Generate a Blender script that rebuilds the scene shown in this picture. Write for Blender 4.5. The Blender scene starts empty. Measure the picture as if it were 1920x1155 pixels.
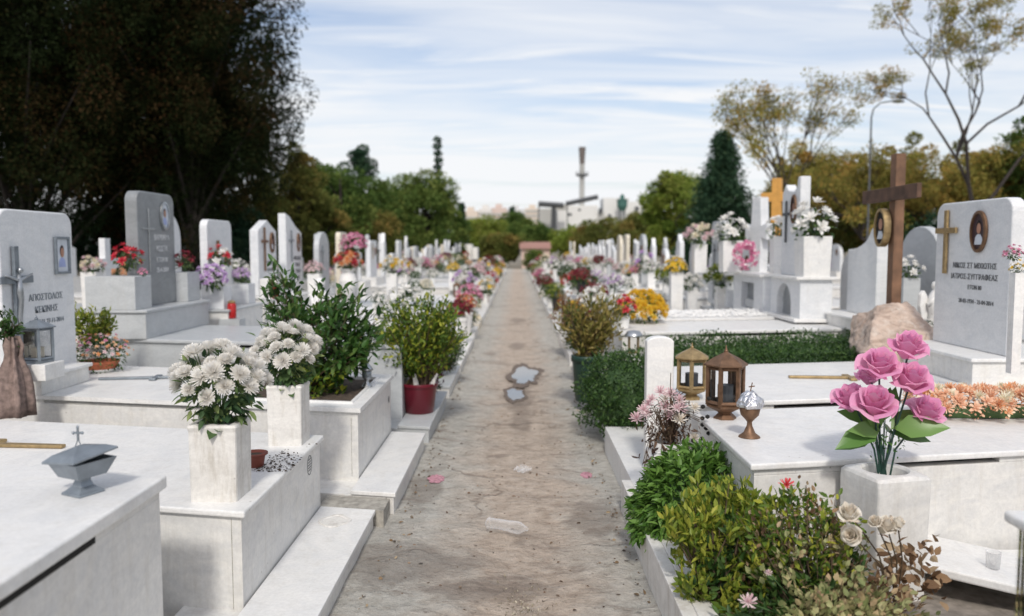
import bpy, bmesh, math, random
import numpy as np
import mathutils
from mathutils import Matrix, Vector

random.seed(7)
RS = np.random.RandomState(11)
SC = bpy.context.scene
COL = SC.collection
rad = math.radians

# ------------------------------------------------------------------ camera, sky, sun, exposure
EYE = 1.62
F_PX = 1500.0
PITCH = math.atan(112.5 / F_PX)
YAW = math.atan(10 / F_PX)
cd = bpy.data.cameras.new('camera')
cam = bpy.data.objects.new('camera', cd)
COL.objects.link(cam)
cd.sensor_width = 36
cd.lens = F_PX / 1920 * 36
cd.clip_start = 0.05
cd.clip_end = 4000
cam.location = (0, 0, EYE)
cam.rotation_euler = (math.pi / 2 - PITCH, 0, YAW)
cd.dof.use_dof = True
cd.dof.focus_distance = 3.9
cd.dof.aperture_fstop = 1.5
SC.camera = cam

SUN_EL, SUN_AZ = rad(44), rad(0)          # azimuth of the sun, seen from behind the camera
w = bpy.data.worlds.new('World')
SC.world = w
w.use_nodes = True
nt = w.node_tree
nt.nodes.clear()
N = nt.nodes.new
L = nt.links.new
out = N('ShaderNodeOutputWorld')
bg = N('ShaderNodeBackground')
bg.inputs['Strength'].default_value = 0.15
L(bg.outputs[0], out.inputs[0])
sky = N('ShaderNodeTexSky')
sky.sky_type = 'NISHITA'
sky.sun_disc = False
sky.sun_elevation = SUN_EL
sky.sun_rotation = math.pi - SUN_AZ
sky.dust_density = 2.0
sky.air_density = 1.0
tc = N('ShaderNodeTexCoord')
sep = N('ShaderNodeSeparateXYZ')
L(tc.outputs['Generated'], sep.inputs[0])
zadd = N('ShaderNodeMath'); zadd.operation = 'ADD'; zadd.inputs[1].default_value = 0.12
L(sep.outputs[2], zadd.inputs[0])
dx = N('ShaderNodeMath'); dx.operation = 'DIVIDE'
dy = N('ShaderNodeMath'); dy.operation = 'DIVIDE'
L(sep.outputs[0], dx.inputs[0]); L(zadd.outputs[0], dx.inputs[1])
L(sep.outputs[1], dy.inputs[0]); L(zadd.outputs[0], dy.inputs[1])
cmb = N('ShaderNodeCombineXYZ')
L(dx.outputs[0], cmb.inputs[0]); L(dy.outputs[0], cmb.inputs[1])
mp = N('ShaderNodeMapping')
mp.inputs['Rotation'].default_value = (0, 0, rad(24))
mp.inputs['Scale'].default_value = (0.45, 1.5, 1)
mp.inputs['Location'].default_value = (3.1, 0.7, 0)
L(cmb.outputs[0], mp.inputs[0])
nz = N('ShaderNodeTexNoise')
nz.inputs['Scale'].default_value = 1.15
nz.inputs['Detail'].default_value = 7
nz.inputs['Roughness'].default_value = 0.5
nz.inputs['Distortion'].default_value = 0.7
L(mp.outputs[0], nz.inputs['Vector'])
cr = N('ShaderNodeValToRGB')
cr.color_ramp.elements[0].position = 0.40
cr.color_ramp.elements[0].color = (0.0, 0.0, 0.0, 1)
cr.color_ramp.elements[1].position = 0.66
cr.color_ramp.elements[1].color = (0.9, 0.9, 0.9, 1)
L(nz.outputs['Fac'], cr.inputs[0])
# more veil of cloud toward the horizon
hz = N('ShaderNodeMapRange')
hz.inputs[1].default_value = 0.26; hz.inputs[2].default_value = 0.0
hz.inputs[3].default_value = 0.0; hz.inputs[4].default_value = 0.6
L(sep.outputs[2], hz.inputs[0])
mx = N('ShaderNodeMath'); mx.operation = 'MAXIMUM'
ad = N('ShaderNodeMath'); ad.operation = 'ADD'; ad.use_clamp = True
mp2 = N('ShaderNodeMapping'); mp2.inputs['Rotation'].default_value = (0, 0, rad(-14)); mp2.inputs['Scale'].default_value = (0.5, 2.4, 1)
mp2.inputs['Location'].default_value = (1.3, 4.2, 0)
L(cmb.outputs[0], mp2.inputs[0])
nz2 = N('ShaderNodeTexNoise'); nz2.inputs['Scale'].default_value = 1.6; nz2.inputs['Detail'].default_value = 6
nz2.inputs['Roughness'].default_value = 0.55; nz2.inputs['Distortion'].default_value = 1.1
L(mp2.outputs[0], nz2.inputs['Vector'])
st2 = N('ShaderNodeMapRange'); st2.inputs[1].default_value = 0.42; st2.inputs[2].default_value = 0.68; st2.inputs[4].default_value = 0.85
L(nz2.outputs['Fac'], st2.inputs[0])
a2 = N('ShaderNodeMath'); a2.operation = 'MAXIMUM'
L(cr.outputs[0], a2.inputs[0]); L(st2.outputs[0], a2.inputs[1])
a3 = N('ShaderNodeMath'); a3.operation = 'MULTIPLY_ADD'; a3.inputs[1].default_value = 0.9; a3.inputs[2].default_value = 0.08
L(a2.outputs[0], a3.inputs[0])
L(a3.outputs[0], ad.inputs[0]); L(hz.outputs[0], ad.inputs[1])
mix = N('ShaderNodeMixRGB')
mix.inputs[2].default_value = (5.5, 5.6, 5.75, 1)
L(ad.outputs[0], mix.inputs[0])
skm = N('ShaderNodeMixRGB'); skm.blend_type = 'MULTIPLY'; skm.inputs[0].default_value = 1
skm.inputs[2].default_value = (0.98, 0.92, 0.92, 1)
L(sky.outputs[0], skm.inputs[1])
L(skm.outputs[0], mix.inputs[1])
L(mix.outputs[0], bg.inputs[0])

sd = bpy.data.lights.new('sun', 'SUN')
sd.energy = 2.0
sd.angle = rad(6.0)
sd.color = (1.0, 0.955, 0.88)
sun = bpy.data.objects.new('sun', sd)
COL.objects.link(sun)
_s = Vector((math.sin(SUN_AZ) * math.cos(SUN_EL), -math.cos(SUN_AZ) * math.cos(SUN_EL), math.sin(SUN_EL)))
sun.rotation_euler = (_s).to_track_quat('Z', 'Y').to_euler()
SC.view_settings.view_transform = 'Standard'
SC.view_settings.look = 'None'
SC.view_settings.gamma = 1
SC.view_settings.exposure = 0.17


def _ray(px, py):
    x = (px - 960) / F_PX; y = -(py - 577.5) / F_PX
    c, s = math.cos(PITCH), math.sin(PITCH)
    d = (x, c + y * s, -s + y * c)
    c, s = math.cos(YAW), math.sin(YAW)
    return (d[0] * c - d[1] * s, d[0] * s + d[1] * c, d[2])


def at(px, py, z=0.0):
    d = _ray(px, py); t = (z - EYE) / d[2]
    return Vector((d[0] * t, d[1] * t, z))


def atY(px, py, Y):
    d = _ray(px, py); t = Y / d[1]
    return Vector((d[0] * t, Y, EYE + d[2] * t))


# ------------------------------------------------------------------ materials
MATS = {}


def _mat(name):
    m = bpy.data.materials.new(name)
    m.use_nodes = True
    MATS[name] = m
    b = m.node_tree.nodes['Principled BSDF']
    return m, m.node_tree.nodes, m.node_tree.links, b


def plain(name, col, rough=0.6, metal=0.0, var=0.12, scale=12, bump=0.0, spec=0.5):
    m, n, l, b = _mat(name)
    g = n.new('ShaderNodeNewGeometry')
    t = n.new('ShaderNodeTexNoise'); t.inputs['Scale'].default_value = scale; t.inputs['Detail'].default_value = 5
    l.new(g.outputs['Position'], t.inputs['Vector'])
    mr = n.new('ShaderNodeMapRange'); mr.inputs[1].default_value = 0.3; mr.inputs[2].default_value = 0.7
    mr.inputs[3].default_value = 1 - var; mr.inputs[4].default_value = 1 + var
    l.new(t.outputs['Fac'], mr.inputs[0])
    v = n.new('ShaderNodeMixRGB'); v.blend_type = 'MULTIPLY'; v.inputs[0].default_value = 1
    v.inputs[1].default_value = (*col, 1)
    l.new(mr.outputs[0], v.inputs[2])
    l.new(v.outputs[0], b.inputs['Base Color'])
    b.inputs['Roughness'].default_value = rough
    b.inputs['Metallic'].default_value = metal
    b.inputs['Specular IOR Level'].default_value = spec
    if bump:
        bp = n.new('ShaderNodeBump'); bp.inputs['Strength'].default_value = bump; bp.inputs['Distance'].default_value = 0.01
        l.new(t.outputs['Fac'], bp.inputs['Height']); l.new(bp.outputs[0], b.inputs['Normal'])
    return m


def marble(name, base, dark, vein=0.5, rough=0.35, grime=(0.42, 0.38, 0.31), grime_amt=0.5, speck=60, stain_scale=2.6):
    m, n, l, b = _mat(name)
    g = n.new('ShaderNodeNewGeometry')
    # broad cloudy veins
    mp_ = n.new('ShaderNodeMapping'); mp_.inputs['Rotation'].default_value = (0.5, 0.4, 0.6)
    mp_.inputs['Scale'].default_value = (1, 1, 2.6)
    l.new(g.outputs['Position'], mp_.inputs[0])
    t1 = n.new('ShaderNodeTexNoise'); t1.inputs['Scale'].default_value = 3.5; t1.inputs['Detail'].default_value = 8
    t1.inputs['Distortion'].default_value = 1.6; t1.inputs['Roughness'].default_value = 0.62
    l.new(mp_.outputs[0], t1.inputs['Vector'])
    r1 = n.new('ShaderNodeValToRGB')
    r1.color_ramp.elements[0].position = 0.38; r1.color_ramp.elements[0].color = (1, 1, 1, 1)
    r1.color_ramp.elements[1].position = 0.72; r1.color_ramp.elements[1].color = (0, 0, 0, 1)
    l.new(t1.outputs['Fac'], r1.inputs[0])
    mA = n.new('ShaderNodeMixRGB'); mA.inputs[1].default_value = (*dark, 1); mA.inputs[2].default_value = (*base, 1)
    mu = n.new('ShaderNodeMath'); mu.operation = 'MULTIPLY_ADD'; mu.inputs[1].default_value = vein; mu.inputs[2].default_value = 1 - vein
    l.new(r1.outputs[0], mu.inputs[0]); l.new(mu.outputs[0], mA.inputs[0])
    # fine crystalline speckle
    t2 = n.new('ShaderNodeTexNoise'); t2.inputs['Scale'].default_value = speck; t2.inputs['Detail'].default_value = 4
    t2.inputs['Roughness'].default_value = 0.7
    l.new(g.outputs['Position'], t2.inputs['Vector'])
    mr = n.new('ShaderNodeMapRange'); mr.inputs[1].default_value = 0.35; mr.inputs[2].default_value = 0.65
    mr.inputs[3].default_value = 0.92; mr.inputs[4].default_value = 1.04
    l.new(t2.outputs['Fac'], mr.inputs[0])
    mB = n.new('ShaderNodeMixRGB'); mB.blend_type = 'MULTIPLY'; mB.inputs[0].default_value = 1
    l.new(mA.outputs[0], mB.inputs[1]); l.new(mr.outputs[0], mB.inputs[2])
    # weather streaks (stretched down the stone) and blotches
    mp2 = n.new('ShaderNodeMapping'); mp2.inputs['Scale'].default_value = (5, 5, 0.9)
    l.new(g.outputs['Position'], mp2.inputs[0])
    t3 = n.new('ShaderNodeTexNoise'); t3.inputs['Scale'].default_value = stain_scale; t3.inputs['Detail'].default_value = 6
    t3.inputs['Roughness'].default_value = 0.68
    l.new(mp2.outputs[0], t3.inputs['Vector'])
    r3 = n.new('ShaderNodeMapRange'); r3.inputs[1].default_value = 0.5; r3.inputs[2].default_value = 0.85
    r3.inputs[3].default_value = 0; r3.inputs[4].default_value = grime_amt
    l.new(t3.outputs['Fac'], r3.inputs[0])
    mC = n.new('ShaderNodeMixRGB'); mC.inputs[2].default_value = (*grime, 1)
    l.new(r3.outputs[0], mC.inputs[0]); l.new(mB.outputs[0], mC.inputs[1])
    # sparse dark specks of soil
    t4 = n.new('ShaderNodeTexVoronoi'); t4.inputs['Scale'].default_value = 14
    l.new(g.outputs['Position'], t4.inputs['Vector'])
    r4 = n.new('ShaderNodeMapRange'); r4.inputs[1].default_value = 0.05; r4.inputs[2].default_value = 0.09
    r4.inputs[3].default_value = 0.55; r4.inputs[4].default_value = 0
    l.new(t4.outputs['Distance'], r4.inputs[0])
    t5 = n.new('ShaderNodeTexNoise'); t5.inputs['Scale'].default_value = 1.7
    l.new(g.outputs['Position'], t5.inputs['Vector'])
    r5 = n.new('ShaderNodeMapRange'); r5.inputs[1].default_value = 0.52; r5.inputs[2].default_value = 0.62
    l.new(t5.outputs['Fac'], r5.inputs[0])
    m5 = n.new('ShaderNodeMath'); m5.operation = 'MULTIPLY'
    l.new(r4.outputs[0], m5.inputs[0]); l.new(r5.outputs[0], m5.inputs[1])
    mD = n.new('ShaderNodeMixRGB'); mD.inputs[2].default_value = (0.16, 0.13, 0.1, 1)
    l.new(m5.outputs[0], mD.inputs[0]); l.new(mC.outputs[0], mD.inputs[1])
    l.new(mD.outputs[0], b.inputs['Base Color'])
    rr = n.new('ShaderNodeMapRange'); rr.inputs[3].default_value = rough - 0.1; rr.inputs[4].default_value = rough + 0.2
    l.new(t3.outputs['Fac'], rr.inputs[0]); l.new(rr.outputs[0], b.inputs['Roughness'])
    bp = n.new('ShaderNodeBump'); bp.inputs['Strength'].default_value = 0.12; bp.inputs['Distance'].default_value = 0.004
    l.new(t2.outputs['Fac'], bp.inputs['Height']); l.new(bp.outputs[0], b.inputs['Normal'])
    return m


def leafmat(name, c0, c1, c2=None, rough=0.5, trans=0.25, tint=False, hue=0.0):
    """colour ramp over each leaf's own random number (and over its clump's tint attribute)"""
    m, n, l, b = _mat(name)
    g = n.new('ShaderNodeNewGeometry')
    r = n.new('ShaderNodeValToRGB')
    e = r.color_ramp.elements
    e[0].color = (*c0, 1); e[1].color = (*c1, 1)
    if c2:
        e[1].position = 0.6
        x = e.new(1.0); x.color = (*c2, 1)
    if tint:
        a = n.new('ShaderNodeAttribute'); a.attribute_name = 'tint'
        mm = n.new('ShaderNodeMath'); mm.operation = 'MULTIPLY_ADD'; mm.inputs[1].default_value = 0.35
        l.new(g.outputs['Random Per Island'], mm.inputs[0])
        mm2 = n.new('ShaderNodeMath'); mm2.operation = 'MULTIPLY'; mm2.inputs[1].default_value = 0.65
        l.new(a.outputs['Fac'], mm2.inputs[0]); l.new(mm2.outputs[0], mm.inputs[2])
        l.new(mm.outputs[0], r.inputs[0])
    else:
        l.new(g.outputs['Random Per Island'], r.inputs[0])
    l.new(r.outputs[0], b.inputs['Base Color'])
    b.inputs['Roughness'].default_value = rough
    b.inputs['Specular IOR Level'].default_value = 0.06 if tint else 0.3
    if trans:
        t = n.new('ShaderNodeBsdfTranslucent'); l.new(r.outputs[0], t.inputs[0])
        mxs = n.new('ShaderNodeMixShader'); mxs.inputs[0].default_value = trans
        l.new(b.outputs[0], mxs.inputs[1]); l.new(t.outputs[0], mxs.inputs[2])
        l.new(mxs.outputs[0], n['Material Output'].inputs[0])
    return m


M_W = marble('white_marble', (0.80, 0.79, 0.765), (0.58, 0.595, 0.61), 0.5, grime_amt=0.34)
M_WS = marble('white_marble_wall', (0.75, 0.735, 0.70), (0.52, 0.53, 0.54), 0.55, grime_amt=0.5, speck=45)
M_WH = marble('white_marble_head', (0.72, 0.73, 0.74), (0.52, 0.55, 0.58), 0.55, grime_amt=0.18)
M_G = marble('grey_marble', (0.25, 0.265, 0.275), (0.15, 0.16, 0.17), 0.6, grime_amt=0.15, speck=80)
M_LG = marble('pale_grey_marble', (0.50, 0.52, 0.53), (0.33, 0.35, 0.37), 0.5, grime_amt=0.3, speck=70)
M_OLD = marble('weathered_marble', (0.76, 0.74, 0.70), (0.5, 0.48, 0.45), 0.5, rough=0.5, grime=(0.3, 0.25, 0.17), grime_amt=0.75, stain_scale=4)
M_CREAM = marble('cream_marble', (0.72, 0.66, 0.54), (0.6, 0.52, 0.4), 0.5)
STONES = {'white': (M_W, M_WS, M_WH), 'grey': (M_G, M_G, M_G), 'pale grey': (M_LG, M_LG, M_LG), 'cream': (M_W, M_CREAM, M_CREAM),
          'dull': (M_LG, M_WS, M_LG)}
M_DARK = plain('black_and_slot_shade', (0.012, 0.011, 0.01), 0.9)  # near-black: paints the shade of lid slots; also seed heads and portraits
M_CONC = plain('rough_concrete', (0.34, 0.32, 0.28), 0.9, var=0.35, scale=22, bump=0.8)
M_SOIL = plain('soil', (0.07, 0.05, 0.035), 0.95, var=0.5, scale=40, bump=1.0)
M_SOIL2 = plain('grey_soil', (0.26, 0.23, 0.2), 0.95, var=0.4, scale=16, bump=0.8)
M_BRONZE = plain('aged_bronze', (0.19, 0.11, 0.065), 0.5, 0.6, var=0.3, scale=30)
M_BRASS = plain('dull_brass', (0.36, 0.26, 0.13), 0.5, 0.6, var=0.25, scale=30)
M_SILVER = plain('pewter', (0.42, 0.44, 0.46), 0.33, 0.85, var=0.2, scale=20)
M_STEELP = plain('grey_painted_metal', (0.22, 0.25, 0.28), 0.38, 0.45, var=0.2, scale=14)
M_IRON = plain('dark_iron', (0.09, 0.10, 0.11), 0.5, 0.5)
M_TERRA = plain('terracotta', (0.42, 0.12, 0.055), 0.75, var=0.2, bump=0.1)
M_TERRAD = plain('dark_terracotta', (0.22, 0.06, 0.04), 0.7, var=0.3)
M_WPLAS = plain('white_plastic', (0.76, 0.76, 0.74), 0.35)
M_REDP = plain('crimson_plastic', (0.13, 0.005, 0.016), 0.3, var=0.05)
M_GREENP = plain('dark_green_plastic', (0.012, 0.04, 0.028), 0.4)
M_BLACKP = plain('black_plastic', (0.02, 0.02, 0.02), 0.5)
M_PAPER = plain('white_paper', (0.8, 0.78, 0.74), 0.8)
M_CANDLE = plain('candle_wax', (0.78, 0.72, 0.6), 0.5)
M_REDGL = plain('red_candle_plastic', (0.42, 0.012, 0.012), 0.2)
M_FOIL = plain('silver_foil', (0.7, 0.7, 0.72), 0.36, 1.0, var=0.3, scale=60, bump=1.0)
M_TEXT = plain('engraved_paint', (0.11, 0.115, 0.12), 0.6)
M_TEXTW = plain('white_engraving', (0.66, 0.67, 0.68), 0.6)
M_WOOD = plain('brown_timber', (0.17, 0.09, 0.05), 0.65, var=0.35, scale=9)
M_WOODD = plain('dark_timber', (0.10, 0.055, 0.035), 0.8, var=0.4, scale=9)
M_BARK = plain('bark', (0.04, 0.032, 0.027), 0.9, var=0.3)
M_BARKD = plain('dark_bark', (0.018, 0.014, 0.011), 0.95, var=0.3)
M_TWIG = plain('twig', (0.11, 0.075, 0.045), 0.8)
M_GSTEM = plain('green_stem', (0.06, 0.12, 0.04), 0.6)
M_DSTEM = plain('dark_wire_stem', (0.02, 0.06, 0.045), 0.5)
M_SKIN = plain('photo_skin', (0.42, 0.22, 0.15), 0.3)
M_PHBG = plain('photo_background', (0.62, 0.66, 0.72), 0.25)
M_PHDK = plain('photo_dark', (0.05, 0.03, 0.035), 0.3)
M_PHBL = plain('photo_blue', (0.32, 0.38, 0.62), 0.3)
M_CLOTH = plain('mauve_cloth', (0.2, 0.145, 0.125), 0.9, var=0.4, scale=30)
M_CONCB = plain('pale_render', (0.66, 0.66, 0.64), 0.8, var=0.06, scale=0.05)
M_CONCG = plain('grey_render', (0.4, 0.4, 0.38), 0.8, var=0.1, scale=0.1)
M_STEELG = plain('green_steel', (0.04, 0.12, 0.1), 0.6)
M_DSTEEL = plain('dark_steel', (0.08, 0.085, 0.09), 0.6)
M_ROOF = plain('red_roof', (0.33, 0.18, 0.145), 0.8)
M_PINKW = plain('pink_render', (0.6, 0.45, 0.38), 0.8)
M_PAINTP = plain('pink_paint', (0.44, 0.22, 0.26), 0.9, var=0.45, scale=60)

m, n, l, b = _mat('glass_pane')
b.inputs['Base Color'].default_value = (0.9, 0.95, 0.95, 1)
b.inputs['Roughness'].default_value = 0.02
tr = n.new('ShaderNodeBsdfTransparent')
mxs = n.new('ShaderNodeMixShader')
fr = n.new('ShaderNodeFresnel'); fr.inputs[0].default_value = 1.5
gl = n.new('ShaderNodeBsdfGlossy'); gl.inputs['Roughness'].default_value = 0.03
l.new(fr.outputs[0], mxs.inputs[0]); l.new(tr.outputs[0], mxs.inputs[1]); l.new(gl.outputs[0], mxs.inputs[2])
l.new(mxs.outputs[0], n['Material Output'].inputs[0])
M_GLASS = m
m, n, l, b = _mat('clear_plastic')
b.inputs['Base Color'].default_value = (0.95, 0.95, 0.95, 1)
b.inputs['Roughness'].default_value = 0.12
tr = n.new('ShaderNodeBsdfTransparent'); tr.inputs[0].default_value = (0.93, 0.93, 0.93, 1)
mxs = n.new('ShaderNodeMixShader'); lw = n.new('ShaderNodeLayerWeight'); lw.inputs[0].default_value = 0.45
mr = n.new('ShaderNodeMapRange'); mr.inputs[3].default_value = 0.05; mr.inputs[4].default_value = 0.62
l.new(lw.outputs['Facing'], mr.inputs[0]); l.new(mr.outputs[0], mxs.inputs[0])
l.new(tr.outputs[0], mxs.inputs[1]); l.new(b.outputs[0], mxs.inputs[2]); l.new(mxs.outputs[0], n['Material Output'].inputs[0])
M_CLEAR = m
m, n, l, b = _mat('puddle_water')
b.inputs['Base Color'].default_value = (0.12, 0.1, 0.085, 1)
b.inputs['Roughness'].default_value = 0.03
b.inputs['Specular IOR Level'].default_value = 1.0
b.inputs['IOR'].default_value = 1.6
M_WATER = m

# path: trodden earth over old concrete
m, n, l, b = _mat('trodden_path')
g = n.new('ShaderNodeNewGeometry')


def _noise(scale, detail=6, rough=0.6, dist=0.0, mpx=None):
    t = n.new('ShaderNodeTexNoise'); t.inputs['Scale'].default_value = scale
    t.inputs['Detail'].default_value = detail; t.inputs['Roughness'].default_value = rough
    t.inputs['Distortion'].default_value = dist
    if mpx:
        q = n.new('ShaderNodeMapping'); q.inputs['Scale'].default_value = mpx
        l.new(g.outputs['Position'], q.inputs[0]); l.new(q.outputs[0], t.inputs['Vector'])
    else:
        l.new(g.outputs['Position'], t.inputs['Vector'])
    return t


def _ramp(src, p0, p1, v0=0.0, v1=1.0):
    r = n.new('ShaderNodeMapRange'); r.inputs[1].default_value = p0; r.inputs[2].default_value = p1
    r.inputs[3].default_value = v0; r.inputs[4].default_value = v1
    l.new(src, r.inputs[0]); return r.outputs[0]


def _mixc(f, a, c):
    r = n.new('ShaderNodeMixRGB')
    for k_, q in ((0, f), (1, a), (2, c)):
        if isinstance(q, tuple): r.inputs[k_].default_value = (*q, 1)
        elif isinstance(q, float): r.inputs[k_].default_value = q
        else: l.new(q, r.inputs[k_])
    return r.outputs[0]


sp = n.new('ShaderNodeSeparateXYZ'); l.new(g.outputs['Position'], sp.inputs[0])
absx = n.new('ShaderNodeMath'); absx.operation = 'ABSOLUTE'
offx = n.new('ShaderNodeMath'); offx.operation = 'ADD'; offx.inputs[1].default_value = -0.03
l.new(sp.outputs[0], offx.inputs[0]); l.new(offx.outputs[0], absx.inputs[0])
nA = _noise(2.2, 8, 0.65, 0.8)
centre = _ramp(absx.outputs[0], 0.12, 0.6, 0.72, 0.05)
sumd = n.new('ShaderNodeMath'); sumd.operation = 'ADD'
l.new(nA.outputs['Fac'], sumd.inputs[0]); l.new(centre, sumd.inputs[1])
dirtf = _ramp(sumd.outputs[0], 0.6, 1.15)
nB = _noise(9, 8, 0.7)
conc = _mixc(_ramp(nB.outputs['Fac'], 0.3, 0.7), (0.40, 0.385, 0.34), (0.64, 0.62, 0.565))
dirt = _mixc(_ramp(nB.outputs['Fac'], 0.3, 0.7), (0.42, 0.33, 0.255), (0.68, 0.575, 0.475))
c1 = _mixc(dirtf, conc, dirt)
nC = _noise(1.1, 9, 0.7, 1.2, (1.0, 1.7, 1))
c2 = _mixc(_ramp(nC.outputs['Fac'], 0.55, 0.63, 0, 0.6), c1, (0.24, 0.19, 0.155))
nD = _noise(28, 6, 0.75)
nD2 = _noise(14, 8, 0.8, 0.6, (0.7, 1.4, 1))
c2 = _mixc(_ramp(nD2.outputs['Fac'], 0.5, 0.66, 0, 0.5), c2, (0.21, 0.165, 0.125))
c2 = _mixc(_ramp(nD2.outputs['Fac'], 0.46, 0.36, 0, 0.45), c2, (0.62, 0.58, 0.51))
c3 = _mixc(_ramp(nD.outputs['Fac'], 0.58, 0.68, 0, 0.6), c2, (0.14, 0.10, 0.075))
nE = _noise(120, 3, 0.7)
c4 = _mixc(_ramp(nE.outputs['Fac'], 0.35, 0.65, 0.18, 0.0), c3, (0.16, 0.13, 0.1))
# cracks
nW = _noise(1.6, 5, 0.6)
wv = n.new('ShaderNodeMixRGB'); wv.inputs[0].default_value = 0.45
l.new(g.outputs['Position'], wv.inputs[1]); l.new(nW.outputs['Color'], wv.inputs[2])
vo = n.new('ShaderNodeTexVoronoi'); vo.feature = 'DISTANCE_TO_EDGE'; vo.inputs['Scale'].default_value = 0.7
l.new(wv.outputs[0], vo.inputs['Vector'])
crk = _ramp(vo.outputs['Distance'], 0.002, 0.010, 0.4, 0.0)
nG = _noise(1.3, 2)
crm = n.new('ShaderNodeMath'); crm.operation = 'MULTIPLY'
l.new(crk, crm.inputs[0]); l.new(_ramp(nG.outputs['Fac'], 0.44, 0.54), crm.inputs[1])
c5 = _mixc(crm.outputs[0], c4, (0.12, 0.08, 0.055))
l.new(c5, b.inputs['Base Color'])
b.inputs['Roughness'].default_value = 0.88
hh = n.new('ShaderNodeMath'); hh.operation = 'MULTIPLY_ADD'; hh.inputs[1].default_value = -1.2
l.new(crm.outputs[0], hh.inputs[0]); l.new(nD.outputs['Fac'], hh.inputs[2])
hh2 = n.new('ShaderNodeMath'); hh2.operation = 'MULTIPLY_ADD'; hh2.inputs[1].default_value = 2.5
l.new(nB.outputs['Fac'], hh2.inputs[0]); l.new(hh.outputs[0], hh2.inputs[2])
# damp patches of their own shape: soft-edged, ragged by noise
nS = _noise(3.5, 8, 0.7)
damp = None
for cx_, cy_, rx_, ry_ in ((-.52, 3.95, .42, .30), (-.16, 3.72, .42, .17), (.5, 4.75, .22, .35), (.03, 7.3, .12, .5), (.03, 8.6, .16, 1.2), (at(985, 704).x, at(985, 704).y, .26, .95), (at(966, 738).x, at(966, 738).y, .16, .6), (.0, 13.2, .16, .6), (.02, 18, .2, .8), (-.05, 3.0, .5, .12), (-.62, 5.3, .12, .5)):
    px_n = n.new('ShaderNodeMath'); px_n.operation = 'MULTIPLY_ADD'; px_n.inputs[1].default_value = 1 / rx_; px_n.inputs[2].default_value = -cx_ / rx_
    py_n = n.new('ShaderNodeMath'); py_n.operation = 'MULTIPLY_ADD'; py_n.inputs[1].default_value = 1 / ry_; py_n.inputs[2].default_value = -cy_ / ry_
    l.new(sp.outputs[0], px_n.inputs[0]); l.new(sp.outputs[1], py_n.inputs[0])
    cb_ = n.new('ShaderNodeCombineXYZ'); l.new(px_n.outputs[0], cb_.inputs[0]); l.new(py_n.outputs[0], cb_.inputs[1])
    ln_ = n.new('ShaderNodeVectorMath'); ln_.operation = 'LENGTH'; l.new(cb_.outputs[0], ln_.inputs[0])
    if damp is None: damp = ln_.outputs['Value']
    else:
        mn_ = n.new('ShaderNodeMath'); mn_.operation = 'MINIMUM'; l.new(damp, mn_.inputs[0]); l.new(ln_.outputs['Value'], mn_.inputs[1]); damp = mn_.outputs[0]
dsum = n.new('ShaderNodeMath'); dsum.operation = 'MULTIPLY_ADD'; dsum.inputs[1].default_value = 2.6
l.new(nS.outputs['Fac'], dsum.inputs[0]); l.new(damp, dsum.inputs[2])
dmask = _ramp(dsum.outputs[0], 1.9, 2.35, 0.5, 0.0)
c6 = _mixc(dmask, c5, (0.16, 0.125, 0.10))
l.new(c6, b.inputs['Base Color'])
bp = n.new('ShaderNodeBump'); bp.inputs['Strength'].default_value = 0.9; bp.inputs['Distance'].default_value = 0.02
l.new(hh2.outputs[0], bp.inputs['Height']); l.new(bp.outputs[0], b.inputs['Normal'])
M_PATH = m

L_SHRUB = leafmat('broad_green_leaf', (0.02, 0.055, 0.015), (0.06, 0.14, 0.03), (0.13, 0.19, 0.05), rough=0.35)
L_POT = leafmat('yellow_green_leaf', (0.035, 0.08, 0.012), (0.12, 0.19, 0.02), (0.36, 0.36, 0.04), rough=0.45)
L_BASIL = leafmat('basil_leaf', (0.05, 0.125, 0.018), (0.115, 0.225, 0.038), (0.18, 0.31, 0.07), rough=0.45, trans=0.3)
L_OLIVE = leafmat('olive_yellow_leaf', (0.075, 0.13, 0.016), (0.21, 0.265, 0.035), (0.42, 0.41, 0.065), rough=0.4, trans=0.3)
L_BUSH = leafmat('small_green_leaf', (0.018, 0.048, 0.012), (0.045, 0.10, 0.022), (0.095, 0.165, 0.045), rough=0.45)
L_CONIF = leafmat('golden_conifer', (0.10, 0.11, 0.02), (0.24, 0.2, 0.05), (0.32, 0.24, 0.08))
L_BQ = leafmat('bouquet_leaf', (0.02, 0.05, 0.02), (0.06, 0.12, 0.035), (0.16, 0.22, 0.07), rough=0.4)
L_MUM = leafmat('chrysanthemum_leaf', (0.03, 0.07, 0.03), (0.09, 0.15, 0.05), (0.30, 0.36, 0.13), rough=0.6)
L_SILK = leafmat('artificial_leaf', (0.05, 0.13, 0.03), (0.10, 0.21, 0.05), (0.15, 0.27, 0.07), rough=0.35, trans=0.15)
L_DRY = leafmat('dry_brown_leaf', (0.12, 0.065, 0.035), (0.32, 0.20, 0.11), (0.52, 0.40, 0.26), rough=0.8)
L_DRYD = leafmat('dark_dry_leaf', (0.03, 0.015, 0.012), (0.10, 0.06, 0.04), (0.16, 0.1, 0.06), rough=0.8)
L_VARI = leafmat('variegated_leaf', (0.20, 0.24, 0.09), (0.42, 0.42, 0.2), (0.52, 0.36, 0.22), rough=0.6)
L_PURP = leafmat('purple_leaf', (0.06, 0.012, 0.025), (0.14, 0.03, 0.06), rough=0.5)
L_RUST = leafmat('rusty_leaf', (0.16, 0.05, 0.02), (0.3, 0.12, 0.03), (0.2, 0.2, 0.05), rough=0.6)


def petal(name, c0, c1, c2=None, trans=0.3):
    return leafmat(name, c0, c1, c2, rough=0.6, trans=trans)


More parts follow.
